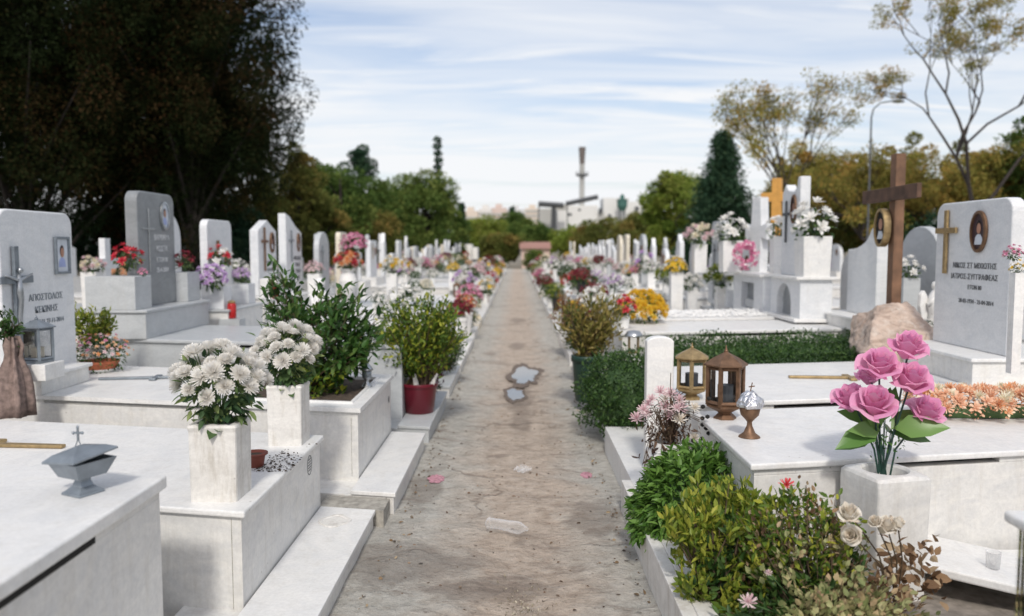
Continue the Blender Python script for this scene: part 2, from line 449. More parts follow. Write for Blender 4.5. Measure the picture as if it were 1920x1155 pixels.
P_WHITE = petal('white_petal', (0.82, 0.79, 0.73), (0.88, 0.86, 0.82), (0.9, 0.89, 0.87), trans=.4)
P_PINK = petal('pink_petal', (0.55, 0.13, 0.27), (0.72, 0.28, 0.42), (0.82, 0.5, 0.6))
P_PALEP = petal('pale_pink_petal', (0.66, 0.42, 0.46), (0.8, 0.6, 0.62), (0.82, 0.72, 0.7))
P_RED = petal('red_petal', (0.35, 0.01, 0.02), (0.55, 0.03, 0.06), (0.62, 0.1, 0.1))
P_YEL = petal('yellow_petal', (0.70, 0.40, 0.02), (0.82, 0.56, 0.04), (0.85, 0.68, 0.12))
P_LIL = petal('lilac_petal', (0.42, 0.22, 0.52), (0.6, 0.4, 0.68), (0.78, 0.66, 0.8))
P_ORA = petal('orange_petal', (0.68, 0.2, 0.06), (0.78, 0.36, 0.14), (0.8, 0.55, 0.35))
P_PEACH = petal('peach_petal', (0.76, 0.32, 0.13), (0.82, 0.5, 0.3), (0.84, 0.7, 0.52))
P_PEACH2 = petal('salmon_petal', (0.74, 0.36, 0.2), (0.8, 0.5, 0.34), (0.82, 0.62, 0.46))
P_WINE = petal('wine_petal', (0.13, 0.008, 0.02), (0.22, 0.02, 0.04), (0.3, 0.05, 0.06))
P_CREAM = petal('cream_petal', (0.72, 0.62, 0.42), (0.82, 0.76, 0.6), (0.84, 0.82, 0.72))
P_ROSE = petal('rose_pink_petal', (0.78, 0.32, 0.54), (0.85, 0.42, 0.63), (0.88, 0.50, 0.64), trans=0.4)
P_OLDW = petal('withered_white_petal', (0.72, 0.62, 0.5), (0.82, 0.77, 0.67), (0.86, 0.83, 0.77))

# ------------------------------------------------------------------ mesh helpers
def tag(o, label=None, cat=None, group=None, kind=None):
    if label: o['label'] = label
    if cat: o['category'] = cat
    if group: o['group'] = group
    if kind: o['kind'] = kind
    return o


def thing(name, label, cat, loc=(0, 0, 0), rz=0.0, group=None):
    o = bpy.data.objects.new(name, None)
    o.empty_display_size = 0.05
    COL.objects.link(o)
    o.location = loc
    o.rotation_euler = (0, 0, rz)
    return tag(o, label, cat, group)


def copy_tree(o, parent=None, loc=None, rz=None, s=None, label=None, group=None):
    c = o.copy()
    COL.objects.link(c)
    if parent is not None: c.parent = parent
    if loc is not None: c.location = loc
    if rz is not None: c.rotation_euler = (0, 0, rz)
    if s is not None: c.scale = (s, s, s) if not isinstance(s, tuple) else s
    if label: c['label'] = label
    if group: c['group'] = group
    for ch in KIDS.get(o.name, []):
        copy_tree(ch, c)
    return c


KIDS = {}


def adopt(o, parent):
    if parent is not None:
        o.parent = parent
        KIDS.setdefault(parent.name, []).append(o)


def wloc(o):
    v = Vector((0, 0, 0))
    while o is not None:
        v = v + Vector(o.location); o = o.parent
    return v


class MB:
    """collects numpy blocks of vertices and faces and links them as ONE object"""
    def __init__(s):
        s.V = []; s.F = []; s.M = []; s.n = 0; s.T = []

    def add(s, V, F, mi=0, tint=None):
        V = np.asarray(V, float).reshape(-1, 3)
        blocks = F if isinstance(F, list) and len(F) and isinstance(F[0], np.ndarray) else None
        if blocks is None:
            d = {}
            for f in F: d.setdefault(len(f), []).append(f)
            blocks = [np.array(x) for x in d.values()]
        for bl in blocks:
            s.F.append(bl + s.n); s.M.append(np.full(len(bl), mi) if np.isscalar(mi) else mi)
            s.T.append(np.full(len(bl), 0.0 if tint is None else tint) if tint is None or np.isscalar(tint) else tint)
        s.V.append(V); s.n += len(V)
        return s

    def box(s, x0, x1, y0, y1, z0, z1, mi=0, f=None):
        V = [(x, y, z) for z in (z0, z1) for y in (y0, y1) for x in (x0, x1)]
        if f: V = [f(*v) for v in V]
        return s.add(V, [(0, 2, 3, 1), (4, 5, 7, 6), (0, 1, 5, 4), (2, 6, 7, 3), (0, 4, 6, 2), (1, 3, 7, 5)], mi)

    def tube(s, pts, radii, k=7, mi=0, caps=True):
        pts = [Vector(p) for p in pts]
        if np.isscalar(radii): radii = [radii] * len(pts)
        V = []; up = None
        for i, p in enumerate(pts):
            d = (pts[min(i + 1, len(pts) - 1)] - pts[max(i - 1, 0)])
            d = d.normalized() if d.length > 1e-9 else Vector((0, 0, 1))
            if up is None: up = Vector((1, 0, 0)) if abs(d.x) < 0.8 else Vector((0, 1, 0))
            a = d.cross(up).normalized(); bb = d.cross(a).normalized(); up = -bb if False else a.cross(d)
            for j in range(k):
                t = 2 * math.pi * j / k
                V.append(p + (a * math.cos(t) + bb * math.sin(t)) * radii[i])
        F = []
        for i in range(len(pts) - 1):
            for j in range(k):
                F.append((i * k + j, i * k + (j + 1) % k, (i + 1) * k + (j + 1) % k, (i + 1) * k + j))
        if caps:
            F.append(tuple(range(k))[::-1]); F.append(tuple((len(pts) - 1) * k + j for j in range(k)))
        return s.add([tuple(v) for v in V], F, mi)

    def lathe(s, prof, c=(0, 0, 0), k=24, mi=0, ph=0.0, cap0=True, cap1=True, sx=1.0, sy=1.0):
        V = []; F = []
        for r, z in prof:
            for j in range(k):
                t = 2 * math.pi * (j / k) + ph
                V.append((c[0] + r * math.cos(t) * sx, c[1] + r * math.sin(t) * sy, c[2] + z))
        for i in range(len(prof) - 1):
            for j in range(k):
                F.append((i * k + j, i * k + (j + 1) % k, (i + 1) * k + (j + 1) % k, (i + 1) * k + j))
        if cap0: F.append(tuple(range(k))[::-1])
        if cap1: F.append(tuple((len(prof) - 1) * k + j for j in range(k)))
        return s.add(V, F, mi)

    def loft(s, rings, mi=0, cap0=True, cap1=True):
        k = len(rings[0]); V = [p for r in rings for p in r]; F = []
        for i in range(len(rings) - 1):
            for j in range(k):
                F.append((i * k + j, i * k + (j + 1) % k, (i + 1) * k + (j + 1) % k, (i + 1) * k + j))
        if cap0: F.append(tuple(range(k))[::-1])
        if cap1: F.append(tuple((len(rings) - 1) * k + j for j in range(k)))
        return s.add(V, F, mi)

    def prism(s, poly, O, U, Vv, Nn, w0, w1, mi=0):
        """poly in (u,v), extruded along Nn from w0 to w1"""
        k = len(poly)
        V = [tuple(O + U * p[0] + Vv * p[1] + Nn * w_) for w_ in (w0, w1) for p in poly]
        F = [tuple(range(k))[::-1], tuple(range(k, 2 * k))]
        for j in range(k): F.append((j, (j + 1) % k, k + (j + 1) % k, k + j))
        return s.add(V, F, mi)

    def build(s, name, mats, parent=None, origin=None, bevel=0.0, smooth=False, fix=True, seg=2):
        if not isinstance(mats, (list, tuple)): mats = [mats]
        V = np.concatenate(s.V) if s.V else np.zeros((0, 3))
        o_w = wloc(parent) if parent is not None else Vector(origin or (0, 0, 0))
        V = V - np.array(o_w)
        me = bpy.data.meshes.new(name)
        me.vertices.add(len(V)); me.vertices.foreach_set('co', V.astype(np.float32).ravel())
        loops = np.concatenate([f.ravel() for f in s.F])
        tot = np.concatenate([np.full(len(f), f.shape[1]) for f in s.F])
        st = np.concatenate([[0], np.cumsum(tot)[:-1]])
        me.loops.add(len(loops)); me.loops.foreach_set('vertex_index', loops.astype(np.int32))
        me.polygons.add(len(tot)); me.polygons.foreach_set('loop_start', st.astype(np.int32))
        me.polygons.foreach_set('material_index', np.concatenate(s.M).astype(np.int32))
        me.polygons.foreach_set('use_smooth', np.full(len(tot), bool(smooth)))
        me.update(calc_edges=True)
        if any(np.any(t) for t in s.T):
            a = me.attributes.new('tint', 'FLOAT', 'FACE'); a.data.foreach_set('value', np.concatenate(s.T).astype(np.float32))
        for m_ in mats: me.materials.append(m_)
        if fix and len(tot) < 20000:
            bm = bmesh.new(); bm.from_mesh(me); bmesh.ops.recalc_face_normals(bm, faces=bm.faces); bm.to_mesh(me); bm.free()
        o = bpy.data.objects.new(name, me)
        COL.objects.link(o)
        if parent is None: o.location = o_w
        adopt(o, parent)
        if bevel:
            md = o.modifiers.new('bevel', 'BEVEL'); md.width = bevel; md.segments = seg; md.limit_method = 'ANGLE'; md.angle_limit = rad(35)
        return o


def norm(a): return a / (np.linalg.norm(a, axis=-1, keepdims=True) + 1e-9)


def basis(d, up):
    y = norm(d); x = norm(np.cross(y, up)); z = np.cross(x, y)
    return np.stack([x, y, z], axis=2)


def scatter(mb, T, F, pos, R, s, mi=0, tint=None):
    """copies template T (n,3)/F (m,k) at pos with rotation R (N,3,3) and scale s"""
    N_ = len(pos); s = np.broadcast_to(np.asarray(s, float).reshape(-1, 1, 1) if np.ndim(s) else np.full((1, 1, 1), s), (N_, 1, 1))
    V = np.einsum('nij,kj->nki', R, T) * s + pos[:, None, :]
    blocks = []
    for f in F:
        f = np.array(f).reshape(-1, len(f[0]) if hasattr(f[0], '__len__') else len(f))
        blocks.append((f[None] + (np.arange(N_) * len(T))[:, None, None]).reshape(-1, f.shape[1]))
    tt = None
    if tint is not None:
        # one block assumed
        tt = np.repeat(np.broadcast_to(tint, (N_,)), len(np.array(F[0])))
    base = mb.n
    for i, bl in enumerate(blocks):
        mb.F.append(bl + base); mb.M.append(np.full(len(bl), mi)); mb.T.append(tt if tt is not None and len(tt) == len(bl) else np.zeros(len(bl)))
    mb.V.append(V.reshape(-1, 3)); mb.n += N_ * len(T)


def leaf_t(wd=0.4, bend=0.15, fold=0.12, tip=0.0):
    """leaf of unit length along +y, 4 quads folded on the midrib"""
    ys = [0.0, 0.3, 0.65, 1.0]; ws = [0.03, 0.5, 0.42, 0.0]
    V = []
    for y, q in zip(ys, ws):
        z = -bend * y * y
        V += [(-q * wd, y, z + fold * q), (0, y, z), (q * wd, y, z + fold * q)]
    F = []
    for i in range(3):
        a = i * 3
        F += [(a, a + 1, a + 4, a + 3), (a + 1, a + 2, a + 5, a + 4)]
    return np.array(V), [F]


def diamond_t(wd=0.5):
    return np.array([(0, 0, 0), (-wd / 2, 0.45, 0.05), (0, 1, 0), (wd / 2, 0.45, 0.05)]), [[(0, 3, 2, 1)]]


LEAF = leaf_t(); LEAFN = leaf_t(0.25, 0.3, 0.1); LEAFW = leaf_t(0.6, 0.1, 0.15); DIA = diamond_t(); DIAN = diamond_t(0.28)


def rdir(N_, zb=0.0):
    d = RS.normal(size=(N_, 3)); d[:, 2] += zb
    return norm(d)


def leaves_at(mb, pos, d, size, T=LEAF, mi=0, tint=None, jitter=0.3):
    N_ = len(pos)
    up = norm(np.array([0, 0, 1.0]) + RS.normal(size=(N_, 3)) * 0.55)
    s = size * (1 + RS.uniform(-jitter, jitter, N_))
    scatter(mb, T[0], T[1], pos, basis(d, up), s, mi, tint)


# template solids of flower heads (unit radius ~1) ----------------------------------------
def mum_head(n=90, length=1.0):
    """chrysanthemum: many narrow petals curving up over a dome"""
    mb = MB()
    ys = [0, .35, .75, 1.0]; ws = [.035, .07, .085, .05]
    V = []
    for y, q in zip(ys, ws):
        z = 0.30 * y * y
        V += [(-q, y, z + 0.02), (q, y, z + 0.02)]
    T = np.array(V); F = [[(0, 1, 3, 2), (2, 3, 5, 4), (4, 5, 7, 6)]]
    i = np.arange(n); t = i / n
    az = i * 2.39996; pol = 0.12 + t ** 0.75 * 1.65
    d = np.stack([np.sin(pol) * np.cos(az), np.sin(pol) * np.sin(az), np.cos(pol)], 1) + RS.normal(size=(n, 3)) * 0.06
    side = np.stack([-np.sin(az), np.cos(az), 0 * az], 1)
    x = norm(np.cross(d, np.cross(side, d)) * 0 + side); y = norm(d); z = np.cross(x, y)
    flip = z[:, 2] < 0
    x[flip] *= -1; z[flip] *= -1
    R = np.stack([x, y, z], 2)
    s = length * (0.62 + 0.38 * np.sqrt(t)) * RS.uniform(0.92, 1.05, n)
    scatter(mb, T, F, np.zeros((n, 3)), R, s)
    return np.concatenate(mb.V), [mb.F[0]]


def daisy_head(n=12, cup=0.45):
    mb = MB()
    T = np.array([(-.05, 0, 0), (.05, 0, 0), (-.24, .6, .05), (.24, .6, .05), (-.1, 1, 0), (.1, 1, 0)])
    F = [[(0, 1, 3, 2), (2, 3, 5, 4)]]
    az = np.arange(n) * 2.39996; pol = np.linspace(0.5, 1.45, n)
    d = np.stack([np.sin(pol) * np.cos(az), np.sin(pol) * np.sin(az), np.cos(pol)], 1)
    R = basis(d, np.tile([0, 0, 1.0], (n, 1)))
    scatter(mb, T, F, np.zeros((n, 3)), R, np.linspace(.7, 1, n))
    return np.concatenate(mb.V), [mb.F[0]]


MUM = mum_head(150); MUM2 = mum_head(105, 1.05); MUM3 = mum_head(190, .95); DAISY = daisy_head(); DAISYL = daisy_head(7); MUML = mum_head(34, 1.0)


def head_mesh(kind, mat, name):
    key = (kind, mat.name)
    if key in HEADM: return HEADM[key]
    mb = MB(); V, F = {'mum': MUM, 'mum2': MUM2, 'mum3': MUM3, 'daisy': DAISY, 'mumlow': MUML}[kind]
    mb.add(V, F); o = mb.build(name, mat, fix=False); me = o.data
    bpy.data.objects.remove(o); HEADM[key] = me
    return me


HEADM = {}


def rose_mesh(mat, seed=0, name='rose'):
    rs = np.random.RandomState(seed); mb = MB(); nu, nv = 9, 8
    layers = [(3, .15, 1.02, .02, 2.6), (3, .27, 1.06, .08, 2.5), (4, .40, 1.04, .20, 2.1), (4, .56, .98, .40, 2.0), (5, .70, .80, .72, 1.75)]
    for li, (cnt, r0, h, fl, span) in enumerate(layers):
        for c in range(cnt):
            a0 = 2 * math.pi * (c + 0.5 * (li % 2)) / cnt + rs.uniform(-.2, .2)
            V = []
            tw = rs.uniform(-.06, .06); hh_ = h * rs.uniform(.93, 1.07); f_ = fl * rs.uniform(.8, 1.2)
            ph_ = rs.uniform(0, 6.28)
            for j in range(nv):
                v = j / (nv - 1)
                for i_ in range(nu):
                    u = i_ / (nu - 1) * 2 - 1
                    prof = math.sin(min(1, v * 1.6) * math.pi / 2)
                    half = span / 2 * (0.35 + 0.65 * prof)
                    edge = v * (1 - 0.20 * abs(u) ** 2.2 * v)          # rounded upper edge
                    tip = 0.07 * math.exp(-(u / .22) ** 2) * v ** 4
                    r = r0 * (0.32 + 0.68 * math.sin(min(1, v * 1.35) * math.pi / 2)) + f_ * max(0, v - .45) ** 1.7 * 1.15
                    curl = max(0, v - .78) / .22
                    r += curl ** 2 * .07 * (0.5 + li * .22)
                    z = hh_ * edge - curl ** 2 * .06 * (0.4 + li * .3) + tip - f_ * .22 * v * v + 0.025 * math.sin(u * 5 + ph_) * v
                    r += 0.02 * math.sin(u * 4 + ph_ * 2) * v + tw * u
                    a = a0 + u * half
                    V.append((r * math.cos(a), r * math.sin(a), z - 0.25))
            F = [(j * nu + i_, j * nu + i_ + 1, (j + 1) * nu + i_ + 1, (j + 1) * nu + i_) for j in range(nv - 1) for i_ in range(nu - 1)]
            mb.add(V, F)
    o = mb.build(name, mat, smooth=True, fix=False); me = o.data
    bpy.data.objects.remove(o)
    return me


def part_from(name, me, parent, loc, d, s, roll=0.0):
    """link an object sharing mesh me under parent; its +z points along d; loc is local"""
    o = bpy.data.objects.new(name, me); COL.objects.link(o)
    q = Vector(d).to_track_quat('Z', 'Y')
    o.rotation_mode = 'QUATERNION'
    o.rotation_quaternion = q @ Matrix.Rotation(roll, 4, 'Z').to_quaternion()
    o.location = loc; o.scale = (s, s, s)
    adopt(o, parent)
    return o


# ------------------------------------------------------------------ the setting
gb = MB(); gb.add([(-900, -60, -0.03), (900, -60, -0.03), (900, 1500, -0.03), (-900, 1500, -0.03)], [(0, 1, 2, 3)])
ground = gb.build('ground', plain('bare_earth', (0.25, 0.22, 0.17), 0.95, var=0.4, scale=1.2, bump=0.5)); tag(ground, kind='structure')

PX0, PX1, PY0, PY1 = -0.95, 0.9, -1.5, 62
nx, ny = 38, 760
xs = np.linspace(PX0, PX1, nx); ys = np.concatenate([np.linspace(PY0, 14, 620), np.linspace(14.1, PY1, 140)])
X, Y = np.meshgrid(xs, ys)


def pathz(x, y):
    z = 0.012 * np.sin(x * 3.1 + y * .9) * np.sin(y * 1.7 + 1) + 0.006 * np.sin(x * 9 + y * 4) * np.cos(y * 6.3 - x * 3) + 0.004 * np.sin(x * 23 + 2 * y) * np.sin(y * 17)
    return z + 0.03 * np.clip(np.abs(x - .05) - .1, 0, 1) - 0.012


Z = pathz(X, Y)
pb = MB()
idx = np.arange(nx * ny).reshape(ny, nx)
F_ = np.stack([idx[:-1, :-1], idx[:-1, 1:], idx[1:, 1:], idx[1:, :-1]], -1).reshape(-1, 4)
pb.add(np.stack([X, Y, Z], -1).reshape(-1, 3), [F_])
tag(pb.build('path', M_PATH, smooth=True, fix=False), kind='structure')


def shore(cx, cy, rx, ry, seed, grow=1.0, amp=.42):
    """ragged closed outline round a pool of water"""
    V = []
    for t_ in np.linspace(0, 2 * math.pi, 90, False):
        q = 1 + amp * mathutils.noise.fractal(Vector((math.cos(t_) * 1.3, math.sin(t_) * 1.3, seed)), 1, 2, 2) + .13 * mathutils.noise.fractal(Vector((math.cos(t_) * 5, math.sin(t_) * 5, seed + 3)), 1, 2, 4)
        q = max(.25, q) * grow
        V.append((cx + rx * q * math.cos(t_), cy + ry * q * math.sin(t_)))
    return V


M_WET = plain('wet_earth', (0.15, 0.115, 0.09), 0.85, var=.3, scale=20)
for (px, py, rx, ry, sd_) in ((984, 703, .15, .62, 2.0), (967, 739, .085, .36, 7.3)):
    c = at(px, py, 0); zc = float(pathz(c.x, c.y)) + .010
    mb = MB(); V = shore(c.x, c.y, rx, ry, sd_, 1.42, .46); mb.add([(x, y, zc) for x, y in V], [tuple(range(len(V)))])
    tag(mb.build('wet_earth', M_WET), kind='structure')
    mb = MB(); V = shore(c.x, c.y, rx, ry, sd_); mb.add([(x, y, zc + .004) for x, y in V], [tuple(range(len(V)))])
    tag(mb.build('puddle', M_WATER), kind='structure')

# litter on the path: dry bits of leaf and stone
mb = MB(); n_ = 420
px_ = RS.uniform(-.7, .62, n_); py_ = 2.7 + RS.gamma(2, 2.2, n_)
p_ = np.stack([px_, py_, pathz(px_, py_) + .004], 1)
d_ = RS.normal(size=(n_, 3)); d_[:, 2] *= .15
leaves_at(mb, p_, norm(d_), 0.015, LEAFW, jitter=.9)
tag(mb.build('leaf_litter', leafmat('litter', (0.05, 0.035, 0.025), (0.16, 0.1, 0.06), (0.3, 0.22, 0.15), trans=0), fix=False),
    'scattered dry leaf bits along the earthen path', 'litter', kind='stuff')
mb = MB(); n_ = 420; sd_ = RS.uniform(size=n_) < .5
py_ = 2.8 + RS.gamma(2, 2.4, n_)
px_ = np.where(sd_, -.70 - .02 * (py_ < 4.6) + np.abs(RS.normal(size=n_)) * .05, .615 - np.abs(RS.normal(size=n_)) * .05)
p_ = np.stack([px_, py_, pathz(px_, py_) + .005], 1)
d_ = RS.normal(size=(n_, 3)); d_[:, 2] = np.abs(d_[:, 2]) * .3
leaves_at(mb, p_, norm(d_), 0.017, LEAFW, jitter=.8)
tag(mb.build('kerb_litter', leafmat('kerb_debris', (0.06, 0.045, 0.03), (0.2, 0.13, 0.07), (0.36, 0.28, 0.18), trans=0), fix=False),
    'dry leaf debris gathered against both kerbs of the path', 'litter', kind='stuff')
mb = MB(); n_ = 260
px_ = .02 + RS.normal(size=n_) * .055; py_ = 3.55 + RS.normal(size=n_) * .12
p_ = np.stack([px_, py_, pathz(px_, py_) + .003], 1)
leaves_at(mb, p_, rdir(n_), 0.012, DIA, jitter=.5)
tag(mb.build('gravel_heap', leafmat('grit', (0.12, 0.1, 0.07), (0.3, 0.26, 0.18), (0.5, 0.45, 0.35), trans=0), fix=False),
    'little patch of loose grit in the middle of the path', 'gravel', kind='stuff')
for i, (px, py, r, side) in enumerate(((818, 901, .060, 'left'), (1100, 889, .045, 'right'))):
    c = at(px, py, 0); zc = float(pathz(c.x, c.y)) + .012
    mb = MB(); k = 22
    mb.add([(c.x + r * 1.0 * math.cos(t) * random.uniform(.72, 1.15), c.y + r * 2.0 * math.sin(t) * random.uniform(.72, 1.15), zc - .007) for t in np.linspace(0, 2 * math.pi, k, False)], [tuple(range(k))])
    tag(mb.build('paint_spot', M_PAINTP), 'round pink paint spot on the path near its %s kerb' % side, 'paint spot')

# ------------------------------------------------------------------ graves
KSK = 0.19
ORD = ['zeroth', 'first', 'second', 'third', 'fourth', 'fifth', 'sixth', 'seventh', 'eighth', 'ninth', 'tenth', 'eleventh', 'twelfth',
       'thirteenth', 'fourteenth', 'fifteenth', 'sixteenth', 'seventeenth', 'eighteenth', 'nineteenth', 'twentieth'] + \
      ['twenty-' + q for q in ('first', 'second', 'third', 'fourth', 'fifth', 'sixth', 'seventh', 'eighth', 'ninth')] + \
      ['thirtieth'] + ['thirty-' + q for q in ('first', 'second', 'third', 'fourth', 'fifth', 'sixth', 'seventh', 'eighth', 'ninth')]


def skf(s):
    return lambda a, b_, z: (s * a, b_ + KSK * (a - 1), z)


def G(s, a, b_, z=0.0):
    return Vector(skf(s)(a, b_, z))


def outline(kind, w_, h):
    hw = w_ / 2
    if kind == 'rounded':
        r = min(.1, w_ * .16); P = [(-hw, 0), (hw, 0)]
        for cx, a0 in ((hw - r, 0), (-hw + r, 90)):
            for i in range(6): t = rad(a0 + 18 * i); P.append((cx + r * math.cos(t), h - r + r * math.sin(t)))
        return P
    if kind == 'pointed': return [(-hw, 0), (hw, 0), (hw, h * .86), (0.0, h), (-hw, h * .86)]
    if kind == 'slanted': return [(-hw, 0), (hw, 0), (hw, h * .78), (hw * .2, h * .86), (-hw * .5, h * .97), (-hw, h)]
    if kind == 'arched':
        return [(-hw, 0), (hw, 0)] + [(hw * math.cos(t), h - hw * .8 + hw * .8 * math.sin(t)) for t in np.linspace(0, math.pi, 13)]
    if kind == 'wave':      # low shoulder far away, rounded peak near
        P = [(-hw, 0), (hw, 0), (hw, h * .9)]
        for t in np.linspace(0, math.pi, 7): P.append((hw - w_ * .12 + w_ * .12 * math.cos(t), h * .93 + h * .07 * math.sin(t)))
        for t in np.linspace(0, 1, 8): P.append((hw - w_ * .24 - (w_ * .76) * t, h * (.93 - .18 * (t ** .6)) - .03 * math.sin(t * math.pi)))
        return P
    if kind == 'spired': return [(-hw, 0), (hw, 0), (hw, h * .8), (hw * .55, h * .84), (0, h), (-hw * .55, h * .84), (-hw, h * .8)]
    if kind == 'cross-shaped':
        c = w_ * .16
        return [(-c, 0), (c, 0), (c, h * .55), (hw * .8, h * .55), (hw * .8, h * .75), (c, h * .75), (c, h), (-c, h), (-c, h * .75), (-hw * .8, h * .75), (-hw * .8, h * .55), (-c, h * .55)]
    if kind == 'notched':   # tall with a curved notch between two horns
        return [(-hw, 0), (hw, 0), (hw, h), (hw * .72, h), (hw * .62, h * .9), (hw * .3, h * .86), (0, h * .87), (-hw * .4, h * .89), (-hw * .62, h * .95), (-hw, h * .86)]
    return [(-hw, 0), (hw, 0), (hw, h), (-hw, h)]


def cross_poly(w_, h, t, cy=.7, flare=1.0):
    c = h * cy
    return [(-t, 0), (t, 0), (t * flare, c - t), (w_ / 2, c - t * flare), (w_ / 2, c + t * flare), (t * flare, c + t), (t, h), (-t, h), (-t * flare, c + t), (-w_ / 2, c + t * flare), (-w_ / 2, c - t * flare), (-t * flare, c - t)]


def ellipse(cu, cv, ru, rv, k=28):
    return [(cu + ru * math.cos(t), cv + rv * math.sin(t)) for t in np.linspace(0, 2 * math.pi, k, False)]


ZV = Vector((0, 0, 1))


def text_on(parent, body, O, U, Nn, u, v, size, mat=None, w_=0.003, name='inscription'):
    fc = bpy.data.curves.new(name, 'FONT'); fc.body = body; fc.size = size; fc.align_x = 'CENTER'; fc.align_y = 'CENTER'
    fc.extrude = 0.0015; fc.space_line = 1.15
    fc.materials.append(mat or M_TEXT)
    o = bpy.data.objects.new(name, fc); COL.objects.link(o); adopt(o, parent)
    p = O + U * u + ZV * v + Nn * w_ - wloc(parent)
    M_ = Matrix((U, ZV, Nn)).transposed().to_4x4(); M_.translation = p
    o.matrix_local = M_
    return o


def headstone(g_, s, a, yc, w_, z0, h, kind='rounded', mats=None, thick=.09, cross=None, portrait=None, text=None, tmat=None, tsize=.05, rim=None):
    O = Vector((s * a, yc, z0)); U = Vector((0, -s, 0)); Nn = Vector((-s, 0, 0))
    mb = MB(); mb.prism(outline(kind, w_, h), O, U, ZV, Nn, -thick, 0)
    hs = mb.build('headstone', mats[2], g_, bevel=.012, seg=3)
    if cross:
        cu, cv, cw, ch, ct, cm = cross[:6]
        mb = MB(); mb.prism([(p[0] + cu * w_, p[1] + cv * h) for p in cross_poly(cw, ch, ct, .68)], O, U, ZV, Nn, .008, .008 + ct * .9)
        cr_ = mb.build('cross', cm, hs, bevel=.004)
        if len(cross) > 6:   # a small figure hanging on the cross
            mb = MB(); c = O + U * (cu * w_) + ZV * (cv * h + ch * .68) + Nn * .04
            mb.tube([c + ZV * .05 * ch, c - ZV * .12 * ch, c - ZV * .2 * ch + U * .015 * ch, c - ZV * .36 * ch - U * .01 * ch, c - ZV * .5 * ch], [.012, .026, .02, .018, .008], k=8)
            mb.tube([c + U * cw * .42 + ZV * .05 * ch, c + U * .02, c - U * .02, c - U * cw * .42 + ZV * .05 * ch], [.007, .012, .012, .007], k=6)
            mb.lathe([(.001, -.024), (.016, -.014), (.02, 0), (.015, .015), (.001, .022)], tuple(c + ZV * .09 * ch + Nn * .012), k=8)
            mb.build('figure', M_SILVER, cr_, smooth=True)
    if portrait:
        kind_, pu, pv, ru, rv, fm = portrait
        c_u, c_v = pu * w_, pv * h
        if kind_ == 'oval':
            mb = MB(); k = 28
            ro, ri = ellipse(c_u, c_v, ru, rv, k), ellipse(c_u, c_v, ru * .82, rv * .86, k)
            V = [O + U * p[0] + ZV * p[1] + Nn * q for ring, q in ((ro, .004), (ro, .022), (ri, .026), (ri, .004)) for p in ring]
            F = []
            for q in range(4):
                for j in range(k): F.append((q * k + j, q * k + (j + 1) % k, ((q + 1) % 4) * k + (j + 1) % k, ((q + 1) % 4) * k + j))
            mb.add([tuple(v) for v in V], F); mb.build('portrait_frame', fm, hs, smooth=False)
            ru, rv = ru * .82, rv * .86
            bgp = ellipse(c_u, c_v, ru, rv, k)
        else:
            mb = MB(); e = .018
            for x0, x1, y0, y1 in ((-ru, ru, rv - e, rv), (-ru, ru, -rv, -rv + e), (-ru, -ru + e, -rv + e, rv - e), (ru - e, ru, -rv + e, rv - e)):
                mb.prism([(c_u + x0, c_v + y0), (c_u + x1, c_v + y0), (c_u + x1, c_v + y1), (c_u + x0, c_v + y1)], O, U, ZV, Nn, .003, .024)
            mb.build('portrait_frame', fm, hs, bevel=.002)
            ru, rv = ru - e, rv - e
            bgp = [(c_u - ru, c_v - rv), (c_u + ru, c_v - rv), (c_u + ru, c_v + rv), (c_u - ru, c_v + rv)]
        mb = MB()
        mb.prism(bgp, O, U, ZV, Nn, .003, .010, 0)
        mb.prism([(c_u - ru * .62, c_v - rv * .72), (c_u + ru * .62, c_v - rv * .72), (c_u + ru * .5, c_v - rv * .32), (c_u + ru * .2, c_v - rv * .14), (c_u - ru * .2, c_v - rv * .14), (c_u - ru * .5, c_v - rv * .32)], O, U, ZV, Nn, .010, .0115, 1)
        mb.prism(ellipse(c_u, c_v + rv * .26, ru * .36, rv * .36, 16), O, U, ZV, Nn, .0115, .0125, 3)
        mb.prism(ellipse(c_u + ru * .02, c_v + rv * .17, ru * .30, rv * .30, 16), O, U, ZV, Nn, .0125, .0135, 2)
        cols = [M_PHBG, M_PHBL, M_SKIN, M_PHDK] if kind_ != 'oval' or fm in (M_SILVER,) else [M_PHDK, M_PHBG, M_SKIN, M_DARK]
        mb.build('portrait_photo', cols, hs)
    for t_ in (text or ()):
        body, tu, tv = t_[:3]
        text_on(hs, body, O, U, Nn, tu * w_, tv * h, t_[3] if len(t_) > 3 else tsize, tmat)
    return hs


